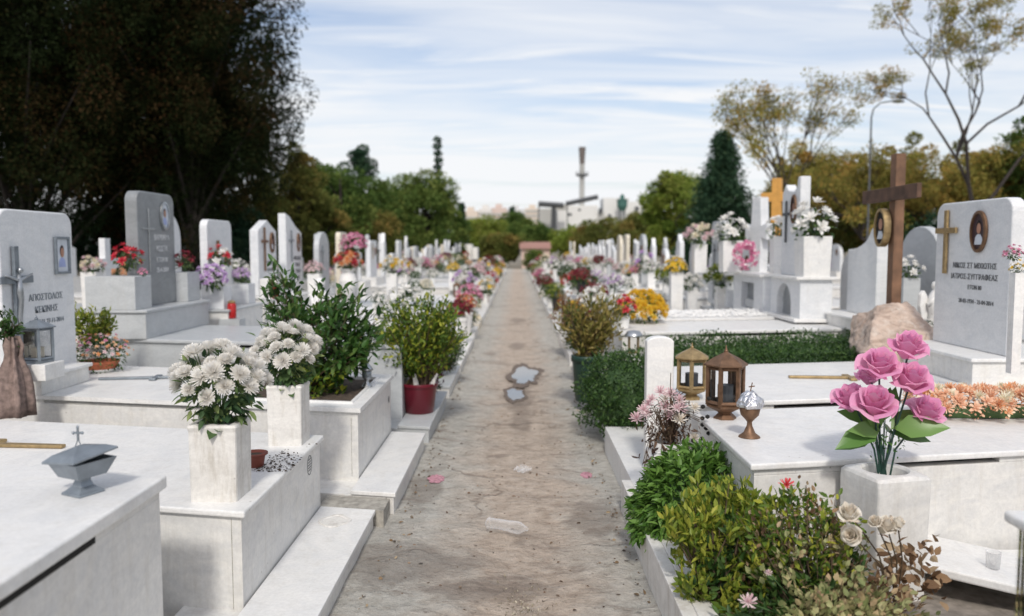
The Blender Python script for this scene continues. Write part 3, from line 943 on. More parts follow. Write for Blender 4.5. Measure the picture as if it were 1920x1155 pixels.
def grave(label, s, y0, w_, a0, a1, zl, zs=.13, a_s=None, stone='white', vents=(), lid=True, hs=None, ped=None, planter=None,
          gravel=False, group=None, lid_t=.035, simple=False, step_y=None, name='grave', boxw=None):
    f = skf(s); st = STONES[stone]
    g_ = thing(name, label, 'grave', tuple(G(s, a0, y0, 0)), 0, group)
    if a_s is not None:
        ya, yb = step_y or (y0 - .08, y0 + w_ + .12)
        mb = MB(); mb.box(a_s + .012, a0 + .3, ya + .01, yb - .01, -.03, zs - .028, f=f)
        mb.build('kerb', st[1], g_, bevel=.004)
        mb = MB(); mb.box(a_s, a0 + .015, ya, yb, zs - .026, zs, f=f)
        mb.build('step_slab', st[0], g_, bevel=.004)
    ov = .022
    mb = MB()
    zt = zl - lid_t - (.028 if vents else 0)
    mb.box(a0 + ov, a1, y0 + ov, y0 + w_ - ov, -.03, zt, f=f)
    if vents:   # wall carries the lid on blocks, with slots between
        edges = [a0 + ov]
        for v0, v1 in vents: edges += [v0, v1]
        edges.append(a1)
        for i in range(0, len(edges), 2):
            mb.box(edges[i], edges[i + 1], y0 + ov, y0 + w_ - ov, zt, zl - lid_t, f=f)
    mb.build('side_walls', boxw or st[1], g_, bevel=.003)
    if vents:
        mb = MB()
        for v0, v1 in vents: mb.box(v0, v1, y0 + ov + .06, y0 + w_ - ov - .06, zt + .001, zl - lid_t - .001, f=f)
        mb.build('slot_shade', M_DARK, g_)  # black fill paints the shade inside the slots
    if lid:
        mb = MB()
        if planter:
            p0, p1, q0, q1 = planter   # opening in the lid
            zb, zt_ = zl - lid_t + .001, zl
            mb.box(a0, p0, y0, y0 + w_, zb, zt_, f=f); mb.box(p1, a1 + .0, y0, y0 + w_, zb, zt_, f=f)
            mb.box(p0, p1, y0, q0, zb, zt_, f=f); mb.box(p0, p1, q1, y0 + w_, zb, zt_, f=f)
            mb.build('lid', st[0], g_)
            mb = MB(); e = .022
            for x0, x1, y0_, y1_ in ((p0, p1, q0, q0 + e), (p0, p1, q1 - e, q1), (p0, p0 + e, q0 + e, q1 - e), (p1 - e, p1, q0 + e, q1 - e)):
                mb.box(x0, x1, y0_, y1_, zb - .02, zt_ + .012, f=f)
            mb.build('planter_rim', st[0], g_)
            mb = MB(); mb.box(p0 + e, p1 - e, q0 + e, q1 - e, zb - .03, zt_ - .012, f=f); mb.build('soil', M_SOIL, g_)
        else:
            mb.box(a0, a1, y0, y0 + w_, zl - lid_t + .001, zl, f=f)
            mb.build('lid', st[0], g_, bevel=.009, seg=3)
    if gravel:
        mb = MB(); c = []
        n_ = 500
        aa = RS.uniform(a0 + .12, a1 - .35, n_); bb = RS.uniform(y0 + .12, y0 + w_ - .12, n_)
        p_ = np.array([f(q, r, zl + .012) for q, r in zip(aa, bb)])
        V = np.array([(-1, -.6, 0), (1, -.7, .1), (.7, .8, 0), (-.8, .7, .1), (0, 0, .8)], float) * .5
        scatter(mb, V, [[(0, 1, 4), (1, 2, 4), (2, 3, 4), (3, 0, 4)]], p_, basis(rdir(n_, 0) * np.array([1, 1, .1]), np.tile([0, 0, 1.], (n_, 1))), RS.uniform(.03, .055, n_))
        o = mb.build('gravel', M_W, g_, fix=False); o['kind'] = 'stuff'
    if ped:   # pedestal under the headstone: a from..to, z0..z1, y half width, ledge
        pa0, pa1, pz, pw = ped[:4]
        yc = y0 + w_ / 2 + KSK * ((pa0 + pa1) / 2 - 1)
        yc += ped[4] if len(ped) > 4 else 0
        X0, X1 = sorted((s * pa0, s * pa1))
        mb = MB(); mb.box(X0, X1, yc - pw / 2, yc + pw / 2, zl + .0005, pz - .028); mb.build('pedestal', st[1], g_, bevel=.004)
        mb = MB(); mb.box(X0 - .022, X1 + .022, yc - pw / 2 - .022, yc + pw / 2 + .022, pz - .027, pz); mb.build('ledge', st[0], g_, bevel=.007, seg=3)
    if hs:
        d = dict(hs); a = d.pop('a'); dy_ = d.pop('dy', 0)
        yc = y0 + w_ / 2 + KSK * (a - 1) + dy_
        z0 = d.pop('z0', (ped[2] if ped else zl)) + .0005
        headstone(g_, s, a, yc, d.pop('w'), z0, d.pop('top') - z0, mats=[st[0], st[1], STONES[d.pop('stone', stone)][2]], **d)
    return g_


def joints(g_, s, a, y, z0, z1, mat=None):
    """thin mortar joint where the front panel meets the corner strip of the path-side panel"""
    mb = MB(); p = G(s, a, y, z0); f_ = skf(s)
    mb.box(a, a + .003, y - .0012, y + .004, z0, z1, f=f_)
    mb.build('mortar_joint', mat or M_CONC, g_)


# kind of accessories built once --------------------------------------------------------
def square_vase(name_w, h, x, y, z, mat, label, group=None, taper=0.94, name='marble_vase', rz=0.0):
    t = thing(name, label, 'vase', (x, y, z), rz, group)
    mb = MB(); hw = name_w / 2; b_ = hw * taper
    def ring(q, zz, r=.012):
        P = []
        for cx, cy, a0 in ((q - r, q - r, 0), (-q + r, q - r, 90), (-q + r, -q + r, 180), (q - r, -q + r, 270)):
            for i in range(3): tt = rad(a0 + 45 * i); P.append((x + cx + r * math.cos(tt), y + cy + r * math.sin(tt), z + zz))
        return P
    mb.loft([ring(b_, 0), ring(hw - .004, h - .03), ring(hw, h - .012), ring(hw - .004, h), ring(hw * .72, h + .001), ring(hw * .68, h - .03)], cap1=False)
    mb.build('body', mat, t)
    mb = MB(); mb.lathe([(hw * .66, h - .028), (.001, h - .022)], (x, y, z), k=12, cap0=False); mb.build('opening', M_SOIL, t)
    return t


def pot(parent, r, h, mat, rim=.01, k=28, c=(0, 0, 0), name='pot', saucer=None):
    mb = MB(); c = tuple(Vector(c) + wloc(parent))
    mb.lathe([(r * .72, 0), (r * .78, h * .02), (r * .96, h * .86), (r * .97, h * .87), (r + rim, h * .875), (r + rim, h * .99), (r + rim * .5, h), (r * .9, h), (r * .88, h * .8), (r * .4, h * .79)], c, k)
    o = mb.build(name, mat, parent, smooth=False, bevel=0)
    for p in o.data.polygons: p.use_smooth = True
    mb = MB(); mb.lathe([(r * .88, h * .82), (.001, h * .86)], c, k, cap0=False); mb.build('soil', M_SOIL, parent)
    if saucer:
        mb = MB(); mb.lathe([(r * .8, -.0), (r * .98, .028), (r * 1.0, .03), (r * .93, .028), (r * .78, .006)], c, k, cap1=False); mb.build('saucer', saucer, parent, smooth=True)
    return o


def stems_to(mb, base, tips, r=.0035, bend=.3, k=5, mi=0):
    for t in tips:
        t = Vector(t); b_ = Vector(base) + Vector((random.uniform(-1, 1), random.uniform(-1, 1), 0)) * .02
        m_ = b_.lerp(t, .5) + Vector((0, 0, bend * (t - b_).length * .25)) + Vector((random.uniform(-1, 1), random.uniform(-1, 1), 0)) * .015
        mb.tube([b_, m_, t], [r, r * .9, r * .7], k=k, mi=mi, caps=False)


def dome_points(n_, rx, ry, rz, zmin=-.1, jit=.06):
    P = []
    i = 0
    while len(P) < n_:
        i += 1
        t = (i * .618034) % 1; az = i * 2.39996
        cz = zmin + (1 - zmin) * ((i + .5) / (n_ + 1))
        q = math.sqrt(max(0, 1 - cz * cz))
        P.append((q * math.cos(az) * rx + random.gauss(0, jit) * rx, q * math.sin(az) * ry + random.gauss(0, jit) * ry, cz * rz + random.gauss(0, jit) * rz))
        if i > n_ * 3: break
    return P


def flower_dome(t, centre, rx, ry, rz, n_, petal_mat, head_r, kind='mum', leaf_mat=None, n_leaf=200, leaf_s=.06, zmin=-.15, individual=True, stem_base=None, leaftpl=LEAF, fname='flower', centre_mat=None, lower_leaves=0):
    """flower heads over a dome, leaves inside, stems to the base; all children of t (local coordinates)"""
    W = wloc(t); c = Vector(centre); pts = dome_points(n_, rx, ry, rz, zmin)
    pm = petal_mat if isinstance(petal_mat, list) else [petal_mat]
    ds = [(Vector((p[0] / rx, p[1] / ry, p[2] / rz + .45))).normalized() for p in pts]
    if individual:
        for p, d in zip(pts, ds):
            part_from(fname, head_mesh(kind if kind != 'mum' else random.choice(['mum', 'mum2', 'mum3']), random.choice(pm), fname), t, c + Vector(p), d + Vector((random.gauss(0, .2), random.gauss(0, .2), 0)), head_r * random.uniform(.68, 1.2), random.uniform(0, 6))
    else:
        mb = MB()
        tp = {'mum': MUM, 'daisy': DAISY, 'mumlow': MUML, 'daisyl': DAISYL}[kind]
        for q, m_ in enumerate(pm):
            sel = [i for i in range(len(pts)) if i % len(pm) == q]
            if not sel: continue
            P = np.array([pts[i] for i in sel]) + np.array(c + W); D = np.array([ds[i] for i in sel])
            R = basis(D, rdir(len(sel))); R = np.stack([R[:, :, 0], -R[:, :, 2], R[:, :, 1]], 2)
            scatter(mb, tp[0], tp[1], P, R, head_r * RS.uniform(.8, 1.2, len(sel)), q)
        mb.build('flowers', pm, t, fix=False)
    if n_leaf:
        mb = MB(); d = rdir(n_leaf, .1); r = RS.uniform(.45, .93, n_leaf)[:, None]
        P = d * r * np.array([rx, ry, rz]) + np.array(c + W)
        dd = norm(d + RS.normal(size=d.shape) * .5)
        leaves_at(mb, P, dd, leaf_s, leaftpl)
        if lower_leaves:
            az = RS.uniform(0, 6.28, lower_leaves); q = RS.uniform(.35, .8, lower_leaves)
            P = np.stack([np.cos(az) * rx * q * .6, np.sin(az) * ry * q * .6, -rz * RS.uniform(.35, 1.0, lower_leaves)], 1) + np.array(c + W)
            dd = norm(np.stack([np.cos(az), np.sin(az), RS.uniform(-.7, .5, lower_leaves)], 1))
            leaves_at(mb, P, dd, leaf_s * 1.35, LEAFW)
        mb.build('leaves', leaf_mat or L_BQ, t, fix=False)
    if stem_base is not None:
        mb = MB(); stems_to(mb, Vector(stem_base) + W, [c + Vector(p) + W for p in pts[::max(1, n_ // 24)]], r=.003)
        mb.build('stems', M_GSTEM, t, fix=False)


def shrub(t, centre, rx, ry, rz, n_stem, per, leaf_mat, leaf_s, tpl=LEAF, base=(0, 0, 0), stem_mat=None, r=.004, up=.35, clump=.05, zmin=-1, name='foliage', drop=0.0, inner=.35):
    """stems from base into an ellipsoid, each ending in a rosette of leaves"""
    W = wloc(t); c = np.array(Vector(centre) + W)
    d = rdir(n_stem); q = RS.uniform(inner, 1, n_stem) ** .6
    tips = d * q[:, None] * np.array([rx, ry, rz]); tips[:, 2] = np.maximum(tips[:, 2], zmin * rz); tips += c
    mb = MB(); b_ = Vector(base) + W
    for i in range(min(n_stem, 90)):
        tp = Vector(tips[i]); m_ = b_.lerp(tp, .5) + Vector((random.gauss(0, .02), random.gauss(0, .02), .03))
        mb.tube([b_ + Vector((random.gauss(0, 1), random.gauss(0, 1), 0)) * min(rx, ry) * .12, m_, tp], [r, r * .8, r * .4], k=5, caps=False)
    mb.build('stems', stem_mat or M_TWIG, t, fix=False)
    mb = MB()
    P = np.repeat(tips, per, 0); D = np.repeat(norm(tips - np.array(b_)), per, 0)
    off = RS.uniform(0, 1, len(P))
    P = P - D * (off * clump * 2)[:, None] + RS.normal(size=P.shape) * clump * .3
    dd = norm(D * (1 - off)[:, None] + RS.normal(size=P.shape) * .75 + np.array([0, 0, up]))
    leaves_at(mb, P, dd, leaf_s, tpl)
    if drop: pass
    return mb.build(name, leaf_mat, t, fix=False)


def hex_lantern(name, label, x, y, z, r, h, mat, candle=M_IRON, group=None, k=6, rz=0.0, footed=True, glassed=True):
    t = thing(name, label, 'lantern', (x, y, z), 0, group); ph = rz; c = (x, y, z)
    zb = h * .2 if footed else h * .06; zt = h * .76
    mb = MB()
    if footed:
        mb.lathe([(r * .62, 0), (r * .62, h * .02), (r * .36, h * .08), (r * .40, h * .095), (r * .98, zb - .01), (r, zb), (r * .95, zb + .002)], c, k, ph=ph)
    else:
        mb.lathe([(r, 0), (r, zb), (r * .9, zb + .002)], c, k, ph=ph)
    mb.build('base', mat, t)
    mb = MB(); pts = [(x + r * .93 * math.cos(2 * math.pi * j / k + ph), y + r * .93 * math.sin(2 * math.pi * j / k + ph)) for j in range(k)]
    for j in range(k):
        mb.tube([(pts[j][0], pts[j][1], z + zb), (pts[j][0], pts[j][1], z + zt)], r * .13, k=4)
        q = pts[(j + 1) % k]
        for zz in (zb + h * .035, zt - h * .03):
            mb.tube([(pts[j][0], pts[j][1], z + zz), (q[0], q[1], z + zz)], h * .03, k=4, caps=False)
    mb.build('frame', mat, t)
    if glassed:
        for j in range(k):
            p, q = pts[j], pts[(j + 1) % k]
            mb = MB(); mb.add([(p[0], p[1], z + zb), (q[0], q[1], z + zb), (q[0], q[1], z + zt), (p[0], p[1], z + zt)], [(0, 1, 2, 3)]); mb.build('pane', M_GLASS, t, fix=False)
    mb = MB(); mb.lathe([(r * 1.18, zt - .002), (r * 1.2, zt + .006), (r * .72, h * .86), (r * .2, h * .93), (r * .12, h * .94), (r * .05, h)], c, k, ph=ph)
    mb.build('roof', mat, t)
    mb = MB(); mb.lathe([(.001, h * .93), (r * .12, h * .95), (r * .12, h * .965), (r * .04, h * .98), (r * .03, h * 1.04)], c, 8); mb.build('finial', mat, t, smooth=True)
    mb = MB(); mb.lathe([(r * .42, zb + .003), (r * .42, zb + h * .28), (r * .1, zb + h * .285)], c, 14); mb.build('candle', candle, t)
    return t


# ================================================================== first graves, left of the path
LG = 'graves in the first row left of the path'
RG = 'graves in the first row right of the path'
grave('tall white marble grave at the lower left corner carrying the grey metal censer', -1, 1.25, 1.54, 1.27, 3.6, .80, zs=.1, stone='white', vents=((1.28 + .4, 3.0),), group=LG, lid_t=.05)
g0 = COL.objects['grave']
mb = MB(); mb.box(1.288, 1.30, 1.3, 2.32, .722, .748, f=skf(-1)); mb.build('slot_shade', M_DARK, g0)  # black strip painted on as slot shade; the wall has no recess here
g1 = grave('low white marble grave with two square vases of white chrysanthemums on its corner', -1, 3.205, 1.37, 1.13, 4.2, .53, zs=.12, a_s=.815, step_y=(3.10, 4.53), group=LG, lid_t=.03)
joints(g1, -1, 1.195, 3.227, .10, .49)
mb = MB(); mb.box(.83, 3.0, 2.2, 3.09, -.03, .085, f=skf(-1)); mb.build('lower_step', M_OLD, g1, bevel=.005)
c = at(628, 977, .12)
mb = MB(); k = 26
V = []
for r_, zz in ((.085, .1205), (.083, .126), (.066, .126), (.062, .1225)):
    V += [(c.x + r_ * math.cos(t) * (1 + .08 * math.cos(4 * t)), c.y + r_ * 1.15 * math.sin(t) * (1 + .08 * math.cos(4 * t)), zz) for t in np.linspace(0, 2 * math.pi, k, False)]
mb.loft([V[i * k:(i + 1) * k] for i in range(4)], cap0=False); mb.build('vase_socket', M_OLD, g1)
# mason's stamp on the path face of the grave wall
stO = G(-1, 1.152, 4.25, .36)
sk_n = Vector((1, 0, 0)); sk_u = Vector((0, 1, 0))
mb = MB()
for q in range(5):
    zz = .03 - q * .015
    mb.prism([(-.035 + .008 * abs(q - 2) * .6, zz), (.035 - .008 * abs(q - 2) * .6, zz), (.035 - .008 * abs(q - 2) * .6, zz + .005), (-.035 + .008 * abs(q - 2) * .6, zz + .005)], Vector((-1.152, 4.35, .42)), sk_u, ZV, sk_n, .0005, .0015)
ro = ellipse(0, 0, .05, .055, 20); ri = ellipse(0, 0, .045, .05, 20)
for j in range(20):
    mb.prism([ro[j], ro[(j + 1) % 20], ri[(j + 1) % 20], ri[j]], Vector((-1.152, 4.35, .42)), sk_u, ZV, sk_n, .0005, .0015)
mb.build('mason_stamp', M_TEXT, g1)
g2 = grave('white marble grave with a planted opening and a wide headstone with grey crucifix', -1, 5.03, 1.37, 1.0, 3.95, .60, zs=.146, a_s=.735, step_y=(4.77, 6.35), group=LG,
      vents=((2.62, 3.3), (1.75, 2.1)), planter=(1.08, 1.95, 5.17, 6.2), lid_t=.03,
      ped=(3.3, 3.9, .74, .62, -.43),
      hs=dict(a=3.45, w=.88, top=1.885, z0=.70, dy=-.42, kind='rounded', thick=.13, cross=(-.35, .18, .36, .72, .026, M_STEELP, 1), portrait=('square', .31, .73, .095, .14, M_STEELP),
              text=(('ΑΠΟΣΤΟΛΟΣ', .07, .475, .066), ('ΚΕΚΙΝΗΣ', .07, .40, .066), ('ΕΤΩΝ 71 27-11-2014', .07, .325, .048)), tmat=M_STEELP))
joints(g2, -1, 1.065, 5.052, .15, .53)
mb = MB(); mb.prism(ellipse(0, 0, .03, .028, 14), Vector((-1.022, 6.28, .42)), Vector((0, 1, 0)), ZV, Vector((1, 0, 0)), .0005, .0015); mb.build('mason_stamp', M_TEXT, g2)
mb = MB(); mb.box(.77, 1.16, 4.545, 4.765, -.03, .112, f=skf(-1))
tag(mb.build('concrete_block', M_CONC, None, G(-1, .9, 4.65, 0)), 'rough concrete block between two white marble steps left of the path', 'block')
g3 = grave('tall grey marble grave with grey headstone, stone flower boxes and oval portrait', -1, 6.86, 1.38, .98, 4.05, .78, zs=.15, a_s=.72, step_y=(6.55, 8.2), group=LG, stone='pale grey', vents=((2.3, 3.0),),
      ped=(3.42, 3.98, 1.05, 1.5, .0), lid_t=.035,
      hs=dict(a=3.62, w=.82, top=2.17, stone='grey', kind='rounded', thick=.12, cross=(-.24, .30, .26, .62, .008, M_SILVER), portrait=('oval', .2, .8, .1, .145, M_SILVER),
              text=(('ΒΑΡΒΑΡΑ', .12, .6, .075), ('ΚΩΣΤΑ', .12, .5, .075), ('ΕΤΩΝ 81', .12, .4, .065), ('25-4-2004', .12, .31, .065)), tmat=M_TEXTW))
for yb in (-.61, .56):
    yc = 6.86 + .69 + KSK * 2.7 + yb
    mb = MB(); mb.box(-3.96, -3.5, yc - .16, yc + .17, 1.051, 1.36); mb.build('flower_box', M_LG, g3, bevel=.004)
g4 = grave('pale marble grave with rounded headstone, gilt cross and oval frame, red candle', -1, 8.62, 1.36, 1.0, 4.0, .62, zs=.14, a_s=.72, group=LG, stone='dull', vents=((2.3, 3.0),),
      ped=(3.3, 3.95, .92, 1.25, -.1), hs=dict(a=3.6, w=.8, top=1.955, dy=-.1, kind='rounded', stone='white', cross=(-.13, .28, .28, .5, .022, M_BRONZE), portrait=('oval', .26, .5, .1, .15, M_BRASS)))
for yb in (-.45, .4):
    yc = 8.62 + .58 + KSK * 2.6 + yb
    mb = MB(); mb.box(-3.6, -3.36, yc - .13, yc + .13, .921, 1.17); mb.build('flower_box', M_WH, g4, bevel=.004)
g5 = grave('white marble grave with pointed headstone and long brass cross', -1, 10.3, 1.4, 1.0, 4.0, .62, zs=.14, a_s=.72, group=LG, vents=((2.3, 3.0),),
      ped=(3.2, 3.95, .95, 1.3, .05), hs=dict(a=3.6, w=.84, top=2.02, dy=.05, kind='pointed', thick=.12, cross=(-.2, .32, .26, .62, .02, M_BRONZE), portrait=('oval', .22, .7, .1, .15, M_BRONZE),
                             text=(('ΜΑΡΙΑ', .12, .42, .09), ('1931-2011', .12, .33, .07))))
mb = MB(); yc = 10.3 + .75 + KSK * 2.5
mb.box(-3.52, -3.3, yc - .62, yc - .3, .951, 1.2); mb.build('flower_box', M_W, g5, bevel=.004)
g6 = grave('white marble grave with tall headstone whose top slopes down to the right', -1, 12.0, 1.35, 1.0, 4.0, .62, zs=.14, a_s=.72, group=LG,
      ped=(3.35, 3.95, .85, 1.2), hs=dict(a=3.6, w=.9, top=2.16, dy=-.25, kind='slanted', thick=.12, cross=(-.2, .42, .24, .5, .016, M_STEELP), portrait=('oval', .26, .66, .09, .15, M_BRONZE),
                             text=(('ΝΙΚΟΛΑΟΣ', .2, .46, .085), ('ΠΑΠΑΣ', .2, .38, .085), ('ΕΤΩΝ 67', .2, .30, .085), ('1998', .2, .22, .085))))
# ================================================================== first graves, right of the path
r0 = thing('grave_table', 'grey marble grave corner with a glass side at the lower right edge of the photo', 'grave', tuple(at(1900, 1155, 0)), 0, RG)
f = skf(1)
c = at(1880, 955, .865)
mb = MB(); mb.box(c.x, c.x + 1.2, c.y - 1.0, c.y, .83, .865); mb.build('lid', M_W, r0, bevel=.012, seg=3)
mb = MB(); mb.box(c.x + .055, c.x + 1.2, c.y - .9, c.y - .06, .0, .829); mb.build('side_walls', M_LG, r0, bevel=.005)
mb = MB(); mb.box(c.x + .02, c.x + .026, c.y - .85, c.y - .04, .2, .829); mb.build('glass_side', M_GLASS, r0)
g1r = grave('white marble grave with bronze lantern, goblet and peach flower wreath on it', 1, 3.495, 1.16, 1.04, 3.9, .66, zs=.2, stone='white', vents=((1.72, 2.3),), group=RG, lid_t=.032)
mb = MB()   # kerb with white top toward the path, and planting trough in front
mb.box(.64, .70, 1.6, 4.83, -.03, .20, f=lambda a, b_, z: (a, b_, z)); mb.build('kerb', M_OLD, g1r, bevel=.005)
mb = MB(); mb.box(.70, .78, 1.6, 3.9, -.03, .205); mb.build('inner_kerb', M_OLD, g1r, bevel=.005)
mb = MB(); mb.box(.7005, 1.05, 4.3, 6.3, -.03, .198); mb.build('step_slab', M_W, g1r, bevel=.004)
mb = MB(); mb.box(.781, 3.2, 1.6, 3.64, -.03, .10); mb.build('soil', M_SOIL2, g1r)
mb = MB(); cc = at(1745, 1050, .2)
mb.box(cc.x - .02, cc.x + 1.6, cc.y - .02, 3.70, .155, .2); mb.build('footing', M_W, g1r, bevel=.004)
g2r = grave('white marble grave with wide rounded headstone, brass cross and oval portrait', 1, 4.86, 1.52, 1.05, 4.3, .665, zs=.2, stone='white', vents=((1.62, 2.5),), group=RG, lid_t=.032,
      ped=(3.15, 4.0, .86, 1.3, .05),
      hs=dict(a=3.42, w=1.0, top=1.975, dy=.0, kind='rounded', thick=.1, cross=(-.32, .50, .3, .5, .022, M_BRASS), portrait=('oval', .12, .79, .105, .155, M_BRONZE),
              text=(('ΝΙΚΟΣ ΣΤ ΜΙΧΙΩΤΗΣ', .06, .56, .058), ('ΙΑΤΡΟΣ-ΣΥΓΓΡΑΦΕΑΣ', .06, .485, .058), ('ΕΤΩΝ 80', .08, .415, .045), ('28-03-1934 - 23-04-2014', .1, .32, .045))))
g3r = grave('grave filled with a low clipped green bush, rock and wooden cross at its end', 1, 6.55, 1.45, 1.0, 4.2, .40, zs=.14, a_s=.72, stone='white', lid=False, group=RG)
g4r = grave('white marble grave with a wavy white headstone rising to a rounded tip', 1, 8.1, 1.1, 1.05, 4.3, .76, zs=.14, a_s=.72, stone='white', vents=((1.9, 3.0),), group=RG,
      ped=(3.5, 4.1, .90, 1.0, -.35), hs=dict(a=3.75, w=.74, top=1.84, dy=-.42, kind='wave', thick=.14))
g5r = grave('white marble grave with arched flower niche and tall notched headstone with dark cross', 1, 9.3, 1.25, 1.05, 3.6, .78, zs=.14, a_s=.72, stone='white', gravel=True, group=RG)
mb = MB()   # monument: pedestal with an arched niche toward the path
ar = [(.26 * math.cos(t), .28 + .30 * math.sin(t)) for t in np.linspace(0, math.pi, 11)]
Y0m, Y1m, zb, ztp = 9.06, 10.1, .781, 1.26
O = Vector((3.2, 9.62, zb)); U = Vector((0, -1, 0)); Nn = Vector((-1, 0, 0))
mb.box(3.28, 3.56, Y0m, Y1m, zb, ztp)
for y0_, y1_ in ((Y0m, 9.36), (9.88, Y1m)): mb.box(3.2, 3.2795, y0_, y1_, zb, ztp)
hw = .26
P = [(-hw, .16)] + [(hw * math.cos(t), .16 + .26 * math.sin(t)) for t in np.linspace(math.pi, 0, 13)][1:-1] + [(hw, .16), (hw, ztp - zb), (-hw, ztp - zb)]
for i_ in range(12):   # spandrel strips over the arch
    t0, t1 = math.pi - math.pi * i_ / 12, math.pi - math.pi * (i_ + 1) / 12
    a0_, b0_ = hw * math.cos(t0), .16 + .26 * math.sin(t0); a1_, b1_ = hw * math.cos(t1), .16 + .26 * math.sin(t1)
    mb.prism([(a0_, b0_), (a1_, b1_), (a1_, ztp - zb), (a0_, ztp - zb)], O, U, ZV, Nn, -.079, 0)
mb.build('pedestal', M_WH, g5r)
mb = MB(); mb.box(3.2785, 3.2795, 9.37, 9.87, zb + .02, ztp - .02); mb.build('niche_back', M_G, g5r)
mb = MB(); mb.box(3.14, 3.6, Y0m - .05, Y1m + .03, 1.261, 1.295); mb.build('ledge', M_W, g5r, bevel=.006)
mb = MB(); mb.box(3.12, 3.62, Y0m - .06, Y1m + .03, .7805, .82); mb.build('base_slab', M_W, g5r, bevel=.006)
headstone(g5r, 1, 3.26, 9.62, .62, 1.296, 1.15, 'notched', (M_W, M_WS, M_WH), thick=.12, cross=(-.2, .34, .22, .5, .018, M_IRON), portrait=('oval', .2, .68, .09, .17, M_BRONZE))

# ================================================================== things on the left graves
def cens_urn(x, y, z):
    t = thing('censer', 'grey metal censer with lid ajar and little cross on top', 'censer', (x, y, z), 0)
    R = Matrix.Rotation(rad(-26), 4, 'Z')
    def sq(r, zz, off=(0, 0)): return [tuple(Vector((x, y, z)) + R @ Vector((sx * r + off[0], sy * r + off[1], zz))) for sx, sy in ((-1, -1), (1, -1), (1, 1), (-1, 1))]
    mb = MB(); mb.loft([sq(.047, 0), sq(.047, .008), sq(.040, .012), sq(.024, .028), sq(.018, .045), sq(.019, .062)]); mb.build('foot', M_STEELP, t, bevel=.002)
    mb = MB(); mb.loft([sq(.052, .062), sq(.076, .118), sq(.068, .118), (sq(.045, .07))], cap1=True); mb.build('bowl', M_STEELP, t, bevel=.0015)
    T = Matrix.Translation((x, y, z + .126)) @ R @ Matrix.Rotation(rad(7), 4, 'X') @ Matrix.Rotation(rad(-6), 4, 'Y')
    def sl(r, zz): return [tuple(T @ Vector((sx * r - .006, sy * r, zz))) for sx, sy in ((-1, -1), (1, -1), (1, 1), (-1, 1))]
    mb = MB(); mb.loft([sl(.083, 0), sl(.083, .007), sl(.06, .022), sl(.008, .036)]); ld = mb.build('lid', M_STEELP, t, bevel=.0015)
    mb = MB(); p = T @ Vector((-.006, 0, .034))
    for sx in (-1, 1): mb.tube([p + Vector((sx * .012, 0, -.004)), p + Vector((0, 0, .025))], .002, k=5)
    mb.tube([p + Vector((0, 0, .02)), p + Vector((0, 0, .066))], .004, k=6); mb.tube([p + Vector((-.014, 0, .046)), p + Vector((.014, 0, .046))], .004, k=6)
    for q in ((-.015, .046), (.015, .046), (0, .066)): mb.lathe([(.001, -.006), (.006, 0), (.001, .006)], tuple(p + Vector((q[0], 0, q[1]))), 8)
    mb.build('cross', M_STEELP, ld)


c = at(150, 928, .8); cens_urn(c.x, c.y + .02, .8)
# vase A and B with chrysanthemums
def chrys_bouquet(c, z, rx, rz, n_, label, group, lift):
    t = thing('chrysanthemum_bouquet', label, 'bouquet', (c[0], c[1], z), 0, group)
    flower_dome(t, (0, 0, lift), rx, rx * .9, rz, n_, P_WHITE, .045, 'mum', L_MUM, 380, .05, zmin=.0, stem_base=(0, 0, -.02), lower_leaves=45)
    return t


c = at(402, 940, .53); vx, vy = c.x, c.y + .09
square_vase(.215, .335, vx, vy, .53, M_OLD, 'weathered square marble vase on the near corner of the low left grave', 'square marble vases with white chrysanthemums')
chrys_bouquet((vx, vy), .865, .185, .175, 42, 'large white chrysanthemum bouquet in the nearer weathered marble vase on the left', 'white chrysanthemum bouquets', .14)
c = at(535, 835, .53); bx, by = c.x, c.y + .08
square_vase(.20, .335, bx, by, .53, M_OLD, 'square marble vase at the far corner of the low left grave', 'square marble vases with white chrysanthemums')
chrys_bouquet((bx, by), .865, .175, .165, 38, 'white chrysanthemum bouquet in the farther marble vase, in front of green shrub', 'white chrysanthemum bouquets', .14)
c = at(478, 880, .53); t = thing('plant_pot', 'small empty reddish pot behind the nearer chrysanthemum vase', 'pot', (c.x - .02, c.y + .06, .53)); pot(t, .055, .07, M_TERRAD)
# spilled soil on the slab
mb = MB(); n_ = 260; e = np.abs(RS.normal(size=n_)) * .11
p_ = np.stack([c.x + .02 + RS.uniform(-.02, .16, n_), c.y - .05 + e * 1.9, np.full(n_, .532)], 1)
leaves_at(mb, p_, norm(RS.normal(size=(n_, 3)) * np.array([1, 1, .1])), .012, LEAFW, jitter=.6)
tag(mb.build('spilled_soil', M_SOIL, None, fix=False), 'dark spilled soil crumbs beside the small red pot', 'soil', kind='stuff')


def flat_cross(px, py, z, ln, mat, label, ang, arm=.34):
    c = at(px, py, z); t = thing('flat_cross', label, 'cross', (c.x, c.y, z), 0)
    R = Matrix.Rotation(rad(ang), 3, 'Z')
    P = cross_poly(arm * ln, ln, .016 * ln / .5, .7, 1.25)
    U = Vector(R @ Vector((0, 1, 0))); V_ = Vector(R @ Vector((1, 0, 0)))
    mb = MB(); mb.prism([(p[0], p[1] - ln / 2) for p in P], Vector((c.x, c.y, z)), U, V_, ZV, .002, .02); mb.build('cross_bars', mat, t, bevel=.004)
    return t


flat_cross(20, 838, .53, .62, M_BRASS, 'brass cross lying flat on the low left grave slab', 175)
flat_cross(262, 711, .60, .60, M_STEELP, 'grey metal cross lying flat on the lid beside terracotta bowl', 8)
